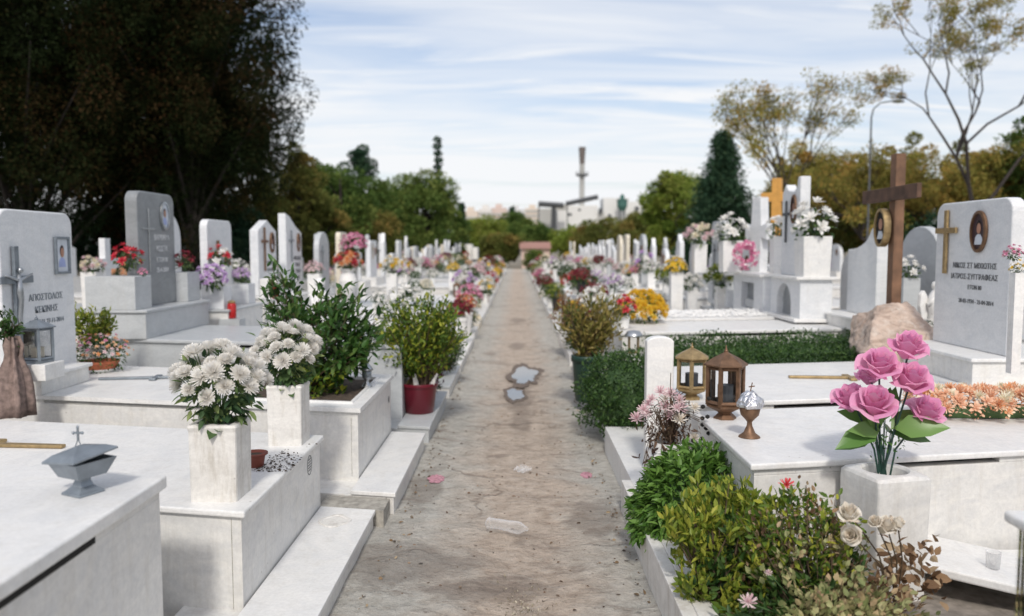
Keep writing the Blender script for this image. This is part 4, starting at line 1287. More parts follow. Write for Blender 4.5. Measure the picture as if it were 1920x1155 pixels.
# planter shrub of g2
cA = at(618, 728, .59)
t = thing('shrub', 'tall broad-leaved green shrub growing in the opening of a marble grave', 'shrub', (-1.5, 5.75, .585))
shrub(t, (.08, 0, .42), .42, .42, .40, 95, 22, L_SHRUB, .074, LEAF, r=.006, clump=.09)
shrub(t, (-.22, .05, .68), .16, .16, .28, 24, 14, L_SHRUB, .068, LEAF, base=(-.1, 0, .2), clump=.08, name='upper_foliage')
shrub(t, (.1, -.22, .14), .3, .14, .16, 24, 12, L_POT, .06, LEAF, clump=.06, name='low_foliage')


def metal_lamp(x, y, z, h, label, mat=M_SILVER):
    t = thing('oil_lamp', label, 'lamp', (x, y, z)); r = h * .2; cc = (x, y, z)
    mb = MB(); mb.lathe([(r * 1.0, 0), (r * .95, h * .03), (r * .45, h * .16), (r * .4, h * .25), (r * .75, h * .32), (r * .85, h * .36)], cc, 20); mb.build('foot', mat, t, smooth=True)
    mb = MB(); mb.lathe([(r * .85, h * .36), (r * .9, h * .62)], cc, 20); mb.build('bowl', M_STEELP, t, smooth=True)
    mb = MB(); mb.lathe([(r * 1.2, h * .62), (r * 1.1, h * .68), (r * .5, h * .84), (r * .15, h * .9), (r * .2, h * .94), (r * .05, h)], cc, 20); mb.build('cap', mat, t, smooth=True)
    return t


c = at(688, 725, .6); metal_lamp(c.x, c.y, .6, .20, 'small pewter oil lamp on the marble rim beside the shrub')
# red pot shrub
c = at(783, 778, .15)
t = thing('potted_shrub', 'bushy yellow-green shrub in a crimson pot on the path step', 'potted plant', (c.x, c.y + .13, .15))
pot(t, .165, .27, M_REDP, rim=.004)
shrub(t, (.0, 0, .72), .45, .40, .38, 240, 24, L_POT, .046, LEAF, base=(0, 0, .25), r=.007, clump=.09, inner=.2)
for k_, a_ in ((-.035, -.4), (.09, .5)):
    mb = MB(); W = wloc(t); mb.add([tuple(W + Vector(v)) for v in ((k_, -.10, .25), (k_ + .05, -.09, .25), (k_ + .05 + a_ * .08, -.10, .36), (k_ + .03 + a_ * .1, -.11, .37))], [(0, 1, 2, 3)]); mb.build('paper_scrap', M_PAPER, t, fix=False)
t = thing('potted_plant', 'dark purple-leaved plant behind the crimson pot', 'potted plant', (-.86, 7.45, .15)); pot(t, .09, .15, M_BLACKP)
shrub(t, (.03, 0, .28), .16, .2, .17, 40, 14, L_PURP, .04, LEAF, base=(0, 0, .12), clump=.05)
shrub(t, (.07, -.05, .2), .12, .14, .08, 16, 10, L_BUSH, .04, LEAF, base=(0, 0, .12), clump=.05, name='green_foliage')
# terracotta bowl
c = at(188, 697, .6); t = thing('potted_plant', 'terracotta bowl of small orange and rose flowers on white saucer', 'potted plant', (c.x, c.y - .0, .6))
mb = MB(); wl = wloc(t)
mb.lathe([(.10, 0), (.118, .02), (.125, .03), (.11, .025)], tuple(wl), 28); mb.build('saucer', M_WPLAS, t, smooth=True)
mb = MB(); mb.lathe([(.09, .02), (.12, .028), (.145, .075), (.15, .078), (.15, .095), (.135, .095), (.12, .08)], tuple(wl), 32, cap1=True); mb.build('pot', M_TERRA, t)
flower_dome(t, (0, 0, .14), .24, .2, .17, 110, [P_ORA, P_PEACH, P_PALEP, P_PINK], .02, 'daisy', L_BUSH, 900, .03, zmin=.05, individual=True)
# lantern beside headstone of g2
mb = MB(); mb.box(-3.34, -3.12, 5.22, 5.45, .741, .85); tag(mb.build('lantern_stand', M_W, None, (-3.23, 5.33, .741), bevel=.004), 'white stone block under the pewter lantern at the left edge', 'plinth')
hex_lantern('silver_lantern', 'square pewter lantern with candle in front of the wide left headstone', -3.23, 5.33, .85, .095, .31, M_STEELP, M_CANDLE, k=4, rz=rad(35), footed=False)
# white vase-like lantern with cloth, at the left border
c = at(10, 800, .53)
t = thing('draped_cloth', 'faded mauve cloth tied round a pale vase at the left edge', 'cloth', tuple(at(20, 785, .53)))
mb = MB(); o_ = wloc(t); k = 40; rings = []
for zz, rr in ((0, .105), (.1, .10), (.2, .092), (.29, .075), (.36, .045), (.40, .038), (.46, .05), (.52, .03)):
    rings.append([(o_.x - .03 + (rr + .018 * math.sin(6 * tt + zz * 3) + .012 * math.sin(13 * tt)) * math.cos(tt) * (1.0), o_.y + .1 + (rr + .018 * math.sin(6 * tt) + .012 * math.sin(13 * tt + zz * 6)) * math.sin(tt), o_.z + zz) for tt in np.linspace(0, 2 * math.pi, k, False)])
mb.loft(rings); mb.build('folds', M_CLOTH, t, smooth=True)
t2 = thing('potted_plant', 'small green plant above the mauve cloth at the left edge', 'potted plant', (o_.x - .05, o_.y + .1, o_.z + .52))
shrub(t2, (0, 0, .08), .1, .1, .1, 20, 12, L_BUSH, .04, LEAF, base=(0, 0, -.02), clump=.04)
# vase with yellow-green plant behind bowl
c = at(172, 645, .6); t = thing('potted_plant', 'wilting yellow-green plant in white planter beside the wide left headstone', 'potted plant', (-3.65, 6.75, .6))
pot(t, .13, .2, M_WPLAS); shrub(t, (.02, 0, .37), .2, .2, .2, 50, 14, L_OLIVE, .05, LEAF, base=(0, 0, .18), clump=.07)
# right-hand things ------------------------------------------------------------------
c = at(1684, 1150, .1); VX, VY = atY(1655, 1000, 3.46).x, 3.46
t = thing('marble_vase', 'tall pale marble vase with round mouth holding pink roses', 'vase', (VX, VY, .1))
mb = MB(); k = 40
def rsq(q, zz, r):
    P = []
    for cx, cy, a0 in ((q - r, q - r, 0), (-q + r, q - r, 90), (-q + r, -q + r, 180), (q - r, -q + r, 270)):
        for i in range(10): tt = rad(a0 + 10 * i); P.append((cx + r * math.cos(tt), cy + r * math.sin(tt), zz))
    return P
def rci(r, zz): return [(r * math.cos(tt), r * math.sin(tt), zz) for tt in [rad(90 * q + 10 * i) for q in range(4) for i in range(10)]]
RR = [rsq(.124, 0, .012), rsq(.132, .51, .012), rsq(.131, .532, .016), rsq(.125, .545, .03), rci(.118, .552), rci(.100, .553), rci(.092, .543), rci(.086, .36)]
th = rad(14); cc_, ss_ = math.cos(th), math.sin(th)
mb.loft([[(VX + p[0] * cc_ - p[1] * ss_, VY + p[0] * ss_ + p[1] * cc_, .1 + p[2]) for p in r_] for r_ in RR])
mb.build('body', M_WS, t, bevel=0)
# roses
RM = [rose_mesh(P_ROSE, q) for q in range(4)]
bq = thing('rose_bouquet', 'artificial bouquet of big pink roses in the tall right marble vase', 'bouquet', (VX - .01, VY, .62))
rs_px = [(1708, 640, .00, 0), (1650, 676, -.05, 1), (1713, 702, -.08, 2), (1597, 738, .03, 3), (1641, 748, -.1, 0), (1741, 762, -.03, 1), (1632, 690, .12, 2)]
mb = MB()
for i, (px, py, dy_, mi) in enumerate(rs_px):
    p = atY(px, py, VY + dy_) - wloc(bq)
    d = Vector((p.x * 1.3, dy_ * 2 - .42, 1)).normalized()
    sc_r = (.080, .086, .083, .082, .088, .080, .06)[i]
    part_from('rose', RM[mi], bq, tuple(p - d * .055), d, sc_r, i * 1.3).scale = (sc_r, sc_r, sc_r * 1.45)
    W = wloc(bq)
    mb.tube([W + Vector((.01 * (i - 3), 0, -.08)), W + Vector((p.x * .3, 0, .12)), W + p - d * .02], .0042, k=6)
mb.build('stems', M_DSTEM, bq)
mb = MB(); W = wloc(bq)
lf = [(1600, 808, -.02, (-1, -.4, -.15), .16), (1598, 826, .04, (-1, .2, -.25), .13), (1690, 795, -.07, (.9, -.6, .25), .16), (1712, 812, 0, (1, -.2, .0), .13), (1665, 790, .0, (-.4, -.5, .5), .12), (1640, 800, -.05, (-.9, -.5, .15), .12),
      (1655, 770, .05, (.3, .2, 1), .12), (1700, 790, -.02, (.8, .1, .7), .12), (1625, 785, .04, (-.9, .3, .35), .12), (1690, 760, .04, (.4, -.1, 1), .1), (1670, 812, .06, (.6, .6, .0), .12)]
P = []; D = []; S_ = []
for px, py, dy_, d, ln in lf:
    d = Vector(d).normalized(); P.append(Vector((W.x + d.x * .035, VY + dy_ * .5, atY(px, py, VY).z - d.z * .05))); D.append(d); S_.append(ln)
TT = leaf_t(.5, .3, .12)
S_ = [q * 1.3 for q in S_]
R = basis(np.array([tuple(d) for d in D]), np.tile([0, -.9, .8], (len(D), 1)) + RS.normal(size=(len(D), 3)) * .2)
scatter(mb, TT[0], TT[1], np.array([tuple(p) for p in P]), R, np.array(S_))
n_ = 90; pp = np.array(W) + np.array([.02, 0, .16]) + RS.normal(size=(n_, 3)) * np.array([.05, .03, .045])
leaves_at(mb, pp, rdir(n_, .5), .02, LEAF)
o = mb.build('leaves', L_SILK, bq, fix=False)
for p in o.data.polygons: p.use_smooth = True
mb = MB(); W2 = wloc(bq)
for p in P: mb.tube([W2 + Vector((0, 0, .0)), Vector(p)], .002, k=4)
mb.build('leaf_stalks', M_DSTEM, bq)
# peach wreath on the lid
c = at(1862, 797, .665); t = thing('flower_wreath', 'long wreath of peach and orange artificial flowers lying on lid', 'wreath', (c.x + .02, c.y + .22, .665))
c0 = wloc(t)
for i in range(130):
    u = RS.uniform(-.34, .5); v = RS.uniform(-1, 1); zz = .04 + .115 * math.sqrt(max(0, 1 - v * v)) * min(1, (u + .42) * 5)
    part_from('flower', head_mesh('mumlow' if i % 3 else 'daisy', [P_PEACH, P_PEACH2, P_CREAM, P_PEACH2][i % 4], 'wreath_flower'), t, (u, v * .19, zz), (u * .4 - .1, v - .5, 1.0), RS.uniform(.034, .052), RS.uniform(0, 6))
mb = MB(); n_ = 900; u = RS.uniform(-.36, .5, n_); v = RS.uniform(-1, 1, n_)
leaves_at(mb, np.stack([c0.x + u, c0.y + v * .2, c0.z + .02 + .11 * np.sqrt(1 - v * v) * RS.uniform(.5, 1.15, n_)], 1), rdir(n_, .6), .018, LEAFW)
mb.build('filler_blossom', P_PEACH2, t, fix=False)
mb = MB(); mb.lathe([(.22, 0), (.25, .03), (.2, .06), (.001, .07)], (c0.x + .08, c0.y + .03, c0.z), 20, sx=1.5, sy=.35); mb.build('backing', M_GSTEM, t)
# lanterns and goblet
c = at(1366, 790, .66); hex_lantern('bronze_lantern', 'large hexagonal bronze lantern standing on the near right grave', c.x, c.y + .08, .66, .105, .40, M_BRONZE)
c = at(1273, 742, .665); hex_lantern('brass_lantern', 'pale brass hexagonal lantern behind the dried flowers', 1.105, 5.03, .665, .098, .345, M_BRASS, rz=.3)
c = at(1408, 822, .66); t = thing('goblet', 'bronze goblet topped with crumpled silver foil', 'goblet', (c.x, c.y + .03, .66)); cc = tuple(wloc(t))
mb = MB(); mb.lathe([(.055, 0), (.052, .006), (.03, .022), (.014, .06), (.012, .078), (.02, .088), (.045, .115), (.053, .15), (.05, .165), (.04, .16)], cc, 24); mb.build('cup', M_BRONZE, t, smooth=True)
mb = MB(); k = 18; rings = []
for j, (r_, z_) in enumerate(((.058, .155), (.066, .17), (.06, .192), (.04, .215), (.018, .235))):
    rings.append([(cc[0] + (r_ + random.uniform(-.008, .01)) * math.cos(q), cc[1] + (r_ + random.uniform(-.008, .01)) * math.sin(q), cc[2] + z_ + random.uniform(-.005, .005)) for q in np.linspace(0, 2 * math.pi, k, False)])
mb.loft(rings); mb.build('foil', M_FOIL, t)
mb = MB(); mb.tube([(cc[0], cc[1], cc[2] + .23), (cc[0] + .01, cc[1], cc[2] + .28)], .003, k=5); mb.tube([(cc[0] - .008, cc[1], cc[2] + .258), (cc[0] + .022, cc[1], cc[2] + .262)], .003, k=5); mb.build('cross', M_BRONZE, t)
flat_cross(1560, 710, .665, .62, M_BRASS, 'thin brass cross lying flat on the wide-headstone grave', -4)
# standing white marble pillar
pl = at(1226, 855, .2)
t = thing('marble_pillar', 'upright white marble plaque with rounded top beside the dried flowers', 'pillar', (.90, 5.05, .2))
mb = MB(); P = [(-.085, 0), (.085, 0), (.085, .83)] + [(.085 * math.cos(q), .83 + .035 * math.sin(q)) for q in np.linspace(.2, math.pi - .2, 7)] + [(-.085, .83)]
mb.prism(P, Vector((.90, 5.0, .2)), Vector((1, 0, 0)), ZV, Vector((0, -1, 0)), -.09, .0); mb.build('slab', M_W, t, bevel=.008)
t = thing('small_lantern', 'little brass-framed lantern half hidden by the white pillar', 'lantern', (1.11, 7.6, .62))
mb = MB(); mb.lathe([(.07, 0), (.07, .02)], (1.11, 7.6, .62), 4, ph=.78); mb.build('base', M_BRASS, t)
mb = MB()
for q in range(4): mb.tube([(1.11 + .06 * math.cos(q * 1.571 + .78), 7.6 + .06 * math.sin(q * 1.571 + .78), .63), (1.11 + .06 * math.cos(q * 1.571 + .78), 7.6 + .06 * math.sin(q * 1.571 + .78), .78)], .006, k=4)
mb.build('frame', M_BRASS, t)
mb = MB(); mb.lathe([(.09, .16), (.085, .175), (.06, .21), (.01, .22)], (1.11, 7.6, .62), 20); mb.build('roof', M_SILVER, t, smooth=True)
mb = MB(); mb.box(1.05, 1.17, 7.54, 7.66, .2, .619); mb.build('stand', M_W, t)
# dried flowers in a marble vase
DX, DY = at(1255, 880, .2).x, 4.40
DX = atY(1255, 800, DY).x
t = thing('marble_vase', 'round-mouthed white marble vase under the withered flowers', 'vase', (DX, DY, .2))
mb = MB(); RR = [rsq(.115, 0, .01), rsq(.12, .28, .01), rci(.1, .3), rci(.098, .345), rci(.085, .345), rci(.08, .3)]
mb.loft([[(DX + p[0], DY + p[1], .2 + p[2]) for p in r_] for r_ in RR]); mb.build('body', M_W, t)
t = thing('withered_bouquet', 'withered pale pink and brown flowers drooping over a white vase', 'bouquet', (DX, DY, .54))
W = wloc(t); mb = MB(); tips = []
for i in range(46):
    a_ = RS.uniform(0, 6.28); q = RS.uniform(.2, 1); tp = W + Vector((math.cos(a_) * .2 * q, math.sin(a_) * .14 * q, .30 - .2 * q * q + RS.normal() * .03)); tips.append(tp)
    mb.tube([W, W.lerp(tp, .55) + Vector((0, 0, .09)), tp], .0022, k=4, caps=False)
for i in range(14):
    a_ = RS.uniform(0, 6.28); tp = W + Vector((math.cos(a_) * .15, math.sin(a_) * .12 - .02, -.12 - RS.uniform(0, .1)))
    mb.tube([W, W + Vector((math.cos(a_) * .1, math.sin(a_) * .09, .06)), tp], .002, k=4, caps=False)
mb.build('stems', M_TWIG, t, fix=False)
mb = MB(); pp = np.array([tuple(W.lerp(tips[i % 46], RS.uniform(.2, .9))) for i in range(420)]) + RS.normal(size=(420, 3)) * .022
leaves_at(mb, pp, rdir(420, -.7), .035, LEAFN)
pp = np.array(W) + RS.normal(size=(160, 3)) * np.array([.07, .06, .03]) + np.array([0, -.02, -.02]); leaves_at(mb, pp, rdir(160, -1.5), .05, LEAFN)
mb.build('dry_leaves', L_DRYD, t, fix=False)
for i in range(16):
    p = [(-.16, .2), (-.13, .16), (-.18, .13), (-.1, .24), (-.05, .28), (0, .27), (.02, .21), (.05, .24), (-.03, .2), (.0, .15), (.06, .19), (-.12, .21), (.04, .14), (-.02, .24), (.13, .2), (.14, .02)][i]
    part_from('flower', head_mesh('mumlow', P_PALEP if i < 12 else P_OLDW, 'pale_flower'), t, (p[0], RS.uniform(-.1, .02), p[1]), (p[0], -.6, .8), RS.uniform(.034, .05), i)
for i in range(12):
    mb = MB(); p = W + Vector((RS.uniform(.1, .23), RS.uniform(-.08, .05), RS.uniform(-.02, .26))); mb.lathe([(.002, -.012), (.013, -.004), (.012, .006), (.002, .012)], tuple(p), 8)
    mb.build('seed_head', M_DARK, t)
# basil mound, olive shrub, rose bush, white dry roses
t = thing('basil_bush', 'bright green rounded basil bush on the right kerb', 'bush', (.91, 4.05, .14))
W = wloc(t); n_ = 5200; d = rdir(n_); d[:, 2] = np.abs(d[:, 2]) * 1.0 - .18; d = norm(d)
r_ = RS.uniform(.72, 1.0, n_)[:, None] ** .8
bump = 1 + .07 * np.sin(d[:, :1] * 9 + 1) * np.cos(d[:, 1:2] * 8) * 1.0
P = d * r_ * bump * np.array([.345, .30, .38]) + np.array(W) + np.array([0.03, 0, .07])
mb = MB(); leaves_at(mb, P, norm(d * .9 + RS.normal(size=d.shape) * .45 + np.array([0, 0, -.15])), .05, leaf_t(.36, .45, .1)); mb.build('foliage', L_BASIL, t, fix=False)
mb = MB(); mb.lathe([(.1, -.0), (.22, .08), (.24, .2), (.15, .3), (.01, .34)], tuple(W), 16); mb.build('inner_stems', M_GSTEM, t)
t = thing('shrub', 'olive-yellow leathery shrub in front of the basil bush', 'shrub', (.82, 3.2, .1))
shrub(t, (.07, .12, .33), .29, .24, .22, 150, 16, L_OLIVE, .044, leaf_t(.42, -.05, .14), r=.004, clump=.035, up=.7)
shrub(t, (.06, .0, .22), .24, .2, .2, 60, 12, L_BUSH, .05, LEAF, r=.003, clump=.05, name='inner_foliage', inner=.1)
shrub(t, (.02, -.08, .16), .22, .14, .13, 50, 14, L_OLIVE, .045, leaf_t(.42, -.05, .14), r=.004, clump=.035, up=.7, name='low_foliage')
t = thing('rose_bush', 'half-withered rose bush with brown leaves, one red and one pink bloom', 'rose bush', (1.13, 2.9, .1))
shrub(t, (-.04, .2, .34), .27, .22, .26, 75, 12, L_DRY, .024, LEAFW, r=.0025, clump=.06)
shrub(t, (-.04, .16, .36), .28, .22, .25, 150, 12, L_POT, .034, LEAF, r=.0025, clump=.06, name='green_foliage')
shrub(t, (.0, .1, .22), .3, .2, .2, 100, 13, L_BUSH, .045, LEAF, r=.0025, clump=.06, name='inner_foliage', inner=.1)
shrub(t, (.0, .04, .32), .26, .2, .18, 45, 9, L_VARI, .028, LEAFW, r=.002, clump=.04, up=.9, name='tan_foliage')
shrub(t, (.06, -.14, .19), .30, .16, .16, 150, 11, L_VARI, .032, LEAFW, r=.003, clump=.05, up=.9, name='pale_foliage')
shrub(t, (-.22, -.03, .12), .2, .16, .16, 60, 12, L_BUSH, .038, LEAF, r=.003, clump=.05, name='low_foliage')
shrub(t, (.24, .04, .2), .16, .14, .16, 40, 9, L_DRY, .03, LEAFW, r=.0035, clump=.05, name='brown_foliage')
for px, py, Yq, mt, q in ((1475, 910, 3.15, petal('coral_petal', (.7, .06, .08), (.8, .15, .15)), .034), (1403, 1130, 2.75, P_PALEP, .036), (1441, 1075, 2.85, P_PALEP, .016)):
    p = atY(px, py, Yq) - wloc(t); part_from('flower', head_mesh('mumlow', mt, 'bloom'), t, tuple(p), (0, -.5, 1), q)
    mb = MB(); W = wloc(t); mb.tube([W + Vector((0, 0, .1)), W + p], .0025, k=4, caps=False); mb.build('flower_stalk', M_GSTEM, t, fix=False)
t = thing('dry_roses', 'cut white roses, withered, leaning against the tall marble vase', 'roses', (1.5, 3.08, .1))
RW = rose_mesh(P_OLDW, 9, 'withered_rose'); W = wloc(t)
mb = MB()
for px, py, q, d in ((1592, 962, .048, (-.3, -.4, 1)), (1596, 1003, .044, (-.6, -.7, .3)), (1662, 985, .045, (.3, -.4, .9)), (1683, 980, .036, (.8, -.3, .6)), (1640, 975, .03, (-.5, -.4, .9))):
    p = atY(px, py, 2.86) - W; part_from('rose', RW, t, tuple(p - Vector(d).normalized() * .02), d, q, px).scale = (q * .82, q * .82, q * 1.5)
    mb.tube([W + Vector((0, 0, .05)), W + p * .5 + Vector((.02, 0, .08)), W + p], .003, k=5, caps=False)
mb.build('stems', M_TWIG, t, fix=False)
mb = MB(); pp = np.array(W) + np.array([.03, 0, .24]) + RS.normal(size=(150, 3)) * np.array([.08, .04, .09]); leaves_at(mb, pp, rdir(150, -.2), .05, LEAFW); mb.build('dry_leaves', L_DRY, t, fix=False)
# tilted slab and plastic cup at lower right
ct = at(1810, 1075, .22); t = thing('loose_slab', 'loose tilted marble slab lying at the lower right', 'slab', tuple(ct))
T = Matrix.Translation(ct) @ Matrix.Rotation(rad(-26), 4, 'Z') @ Matrix.Rotation(rad(5), 4, 'Y')
mb = MB(); mb.box(-.17, .5, -.12, .30, -.0, .04, f=lambda a, b_, z: tuple(T @ Vector((a, b_, z)))); mb.build('slab', M_W, t, bevel=.008)
pc = T @ Vector((.10, .03, .041)); t = thing('plastic_cup', 'small clear plastic cup standing on the loose slab', 'cup', tuple(pc))
mb = MB(); mb.lathe([(.026, 0), (.03, .07), (.031, .072), (.029, .072), (.025, .003)], tuple(pc), 20); mb.build('cup_wall', M_CLEAR, t, smooth=True)
# bottle on the path
c = at(950, 985, .045); t = thing('plastic_bottle', 'crushed clear plastic water bottle lying on the path', 'bottle', (c.x, c.y, .03))
mb = MB(); T = Matrix.Translation((c.x, c.y, .043)) @ Matrix.Rotation(rad(-24), 4, 'Z') @ Matrix.Rotation(rad(90), 4, 'Y')
prof = [(.018, 0), (.030, -.002), (.036, .006)]
for i in range(14):
    zq = .02 + i * .0095; prof.append((.036 if i % 2 else .0315, zq))
prof += [(.036, .165), (.037, .19), (.034, .205), (.022, .225), (.0135, .238), (.0135, .25), (.012, .25)]
V = []; k = 22
for r_, z_ in prof:
    for j in range(k):
        q = 2 * math.pi * j / k; rr = r_ * (1 - .12 * max(0, math.sin(q * 1 + 2)) * math.sin(z_ * 24)); V.append(tuple(T @ Vector((rr * math.cos(q) * .92, rr * math.sin(q), z_ - .12))))
F = [(i * k + j, i * k + (j + 1) % k, (i + 1) * k + (j + 1) % k, (i + 1) * k + j) for i in range(len(prof) - 1) for j in range(k)]
mb.add(V, F); mb.build('shell', M_CLEAR, t, smooth=True)
c = at(980, 882, .01); mb = MB(); k = 9
g_ = [[(c.x + (i - 4) * .016 + random.uniform(-.006, .006), c.y + (j - 4) * .022 + random.uniform(-.008, .008), .012 + abs(random.gauss(0, .012))) for i in range(9)] for j in range(9)]
mb.add([v for r_ in g_ for v in r_], [(j * 9 + i, j * 9 + i + 1, (j + 1) * 9 + i + 1, (j + 1) * 9 + i) for i in range(8) for j in range(8) if (i - 3.5) ** 2 + (j - 3.5) ** 2 < 14])
tag(mb.build('plastic_wrap', M_CLEAR, None, tuple(c), fix=False), 'crumpled clear plastic wrap on the path beyond the bottle', 'litter')
# low green hedge in g3r and bush on its path end
t = thing('low_hedge', 'low clipped dark green hedge filling the grave behind the lanterns', 'hedge', tuple(G(1, 1.3, 7.2, .38)))
n_ = 30000; a_ = RS.uniform(1.25, 4.15, n_); b_ = RS.uniform(6.5, 8.0, n_); top = .72 + .05 * np.sin(a_ * 7) * np.sin(b_ * 9) + .02 * RS.normal(size=n_)
z_ = top - RS.uniform(0, 1, n_) ** 2 * .3; edge = RS.uniform(size=n_) < .25
b_ = np.where(edge, 6.5 + RS.uniform(0, .08, n_), b_); z_ = np.where(edge, RS.uniform(.4, .74, n_), z_)
P = np.stack([a_, b_ + KSK * (a_ - 1), z_], 1); mb = MB(); leaves_at(mb, P, rdir(n_, .6), .032, DIA); mb.build('foliage', L_BUSH, t, fix=False)
mb = MB(); mb.box(1.3, 4.1, 6.56, 7.95, .39, .62, f=skf(1)); mb.build('twigs', M_GSTEM, t)
t = thing('bush', 'rounded dark green bush spilling over the path kerb', 'bush', (.95, 6.75, .1))
n_ = 11000; d = rdir(n_); q = RS.uniform(.7, 1, n_)[:, None]
bump = 1 + .12 * np.sin(d[:, :1] * 8 + 2) * np.cos(d[:, 1:2] * 7) + .08 * np.sin(d[:, 2:3] * 11)
P = d * q * bump * np.array([.42, .55, .40]) + np.array([.93, 6.75, .38]); P = P[P[:, 2] > .02]
mb = MB(); leaves_at(mb, P, norm(rdir(len(P), .4)), .032, DIA); mb.build('foliage', L_BUSH, t, fix=False)
mb = MB(); mb.lathe([(.2, 0), (.3, .15), (.3, .35), (.15, .5), (.01, .55)], (.93, 6.75, .1), 14); mb.build('twigs', M_GSTEM, t)
# rock with the wooden cross
t = thing('rock', 'rough pinkish boulder at the foot of the wooden cross', 'rock', (3.3, 7.1, .6))
bm = bmesh.new(); bmesh.ops.create_icosphere(bm, subdivisions=5, radius=1)
rs = np.random.RandomState(4); cuts = [(norm(rs.normal(size=3)), rs.uniform(.58, .85)) for _ in range(26)]
from mathutils import noise as mnoise
for v in bm.verts:
    p = np.array(v.co)
    for nn, dd in cuts:
        e_ = p @ nn - dd
        if e_ > 0: p = p - nn * e_
    q = Vector(p); q *= 1 + .10 * mnoise.fractal(q * 2.2, 1.0, 2.0, 5) + .03 * mnoise.noise(q * 9)
    v.co = (q.x * .42, q.y * .58, q.z * .46)
me = bpy.data.meshes.new('boulder'); bm.to_mesh(me); bm.free()
me.materials.append(marble('boulder_stone', (0.56, 0.44, 0.36), (0.26, 0.18, 0.14), .95, rough=.85, grime=(.72, .68, .62), grime_amt=.8, speck=30))
o = bpy.data.objects.new('boulder', me); COL.objects.link(o); o.location = (-.02, -.1, .22); adopt(o, t)
t = thing('wooden_cross', 'tall brown wooden cross with oval portrait rising behind boulder', 'cross', (3.32, 7.12, .6))
mb = MB(); mb.box(3.29, 3.375, 7.04, 7.15, .6, 2.44); mb.build('post', M_WOOD, t, bevel=.006)
mb = MB(); mb.box(3.25, 3.289, 6.58, 7.62, 2.03, 2.15); mb.build('crossbar', M_WOODD, t, bevel=.005)
mb = MB(); O = Vector((3.235, 7.17, 1.8)); U = Vector((0, -1, 0)); Nn = Vector((-1, 0, 0)); ro, ri = ellipse(0, 0, .11, .17), ellipse(0, 0, .09, .145)
for j in range(28): mb.prism([ro[j], ro[(j + 1) % 28], ri[(j + 1) % 28], ri[j]], O, U, ZV, Nn, -.04, .02)
fo = mb.build('portrait_frame', M_BRASS, t)
mb = MB(); mb.prism(ri, O, U, ZV, Nn, -.02, .005, 0); mb.prism(ellipse(0, .03, .035, .05), O, U, ZV, Nn, .005, .008, 1); mb.prism([(-.06, -.1), (.06, -.1), (.03, -.03), (-.03, -.03)], O, U, ZV, Nn, .005, .008, 2); mb.build('portrait_photo', [M_DARK, M_SKIN, M_PHBG], t)


def figurine(x, y, z, h, label, wings=False, name='statuette', rz=0.0):
    t = thing(name, label, 'statue', (x, y, z)); mb = MB()
    mb.lathe([(.15 * h, 0), (.155 * h, .03 * h), (.12 * h, .2 * h), (.13 * h, .36 * h), (.17 * h, .5 * h), (.165 * h, .62 * h), (.13 * h, .72 * h), (.07 * h, .8 * h), (.055 * h, .83 * h), (.085 * h, .87 * h), (.092 * h, .92 * h), (.065 * h, .98 * h), (.01 * h, h)], (x, y, z), 20, sx=.85)
    mb.build('robed_figure', M_W, t, smooth=True)
    mb = MB()
    for s_ in (-1, 1): mb.tube([(x - .02 * h, y + s_ * .14 * h, z + .68 * h), (x + .07 * h, y + s_ * .15 * h, z + .52 * h), (x + .15 * h, y + s_ * .02 * h, z + .62 * h)], [.045 * h, .04 * h, .028 * h], k=8)
    mb.build('folded_arms', M_W, t, smooth=True)
    if wings:
        for s_ in (-1, 1):
            mb = MB(); P = [(0, .45), (.05, .7), (.14, .82), (.22, .74), (.24, .5), (.18, .25), (.1, .12), (.04, .25)]
            mb.prism([(p[0] * h * s_, p[1] * h) for p in P], Vector((x + .06, y, z)), Vector((.5, .85, 0)).normalized(), ZV, Vector((.85, -.5, 0)).normalized(), -.02, .02)
            mb.build('wing', M_W, t, bevel=.008)
    t.rotation_euler = (0, 0, rz)
    return t


c = atY(600, 540, 9.2); figurine(c.x, 9.2, .62, .66, 'small white praying statue of a robed figure behind the shrub', rz=-1.0)
c = atY(1752, 590, 7.3); figurine(c.x, 7.3, .86, .46, 'white kneeling angel statuette beside the wide right headstone', wings=True, rz=2.5)
mb = MB(); mb.box(c.x - .15, c.x + .15, 7.15, 7.45, -.02, .86); tag(mb.build('statue_plinth', M_LG, None, (c.x, 7.3, 0), bevel=.004), 'pale grey stone block under the small angel', 'plinth')

# ================================================================== flowers: prototypes used again and again
COLS = {'white': [P_WHITE], 'pink': [P_PINK], 'pale pink': [P_PALEP], 'red': [P_RED], 'yellow': [P_YEL], 'lilac': [P_LIL], 'orange': [P_ORA], 'wine-red': [P_WINE],
        'cream': [P_CREAM], 'pink and white': [P_PINK, P_WHITE], 'red and white': [P_RED, P_WHITE], 'yellow and white': [P_YEL, P_WHITE], 'peach': [P_PEACH],
    'lilac and white': [P_LIL, P_WHITE], 'green': [L_BUSH], 'olive-green': [L_OLIVE], 'pink and cream': [P_PALEP, P_CREAM], 'rust-coloured': [P_ORA, P_RED]}
BQ = {}


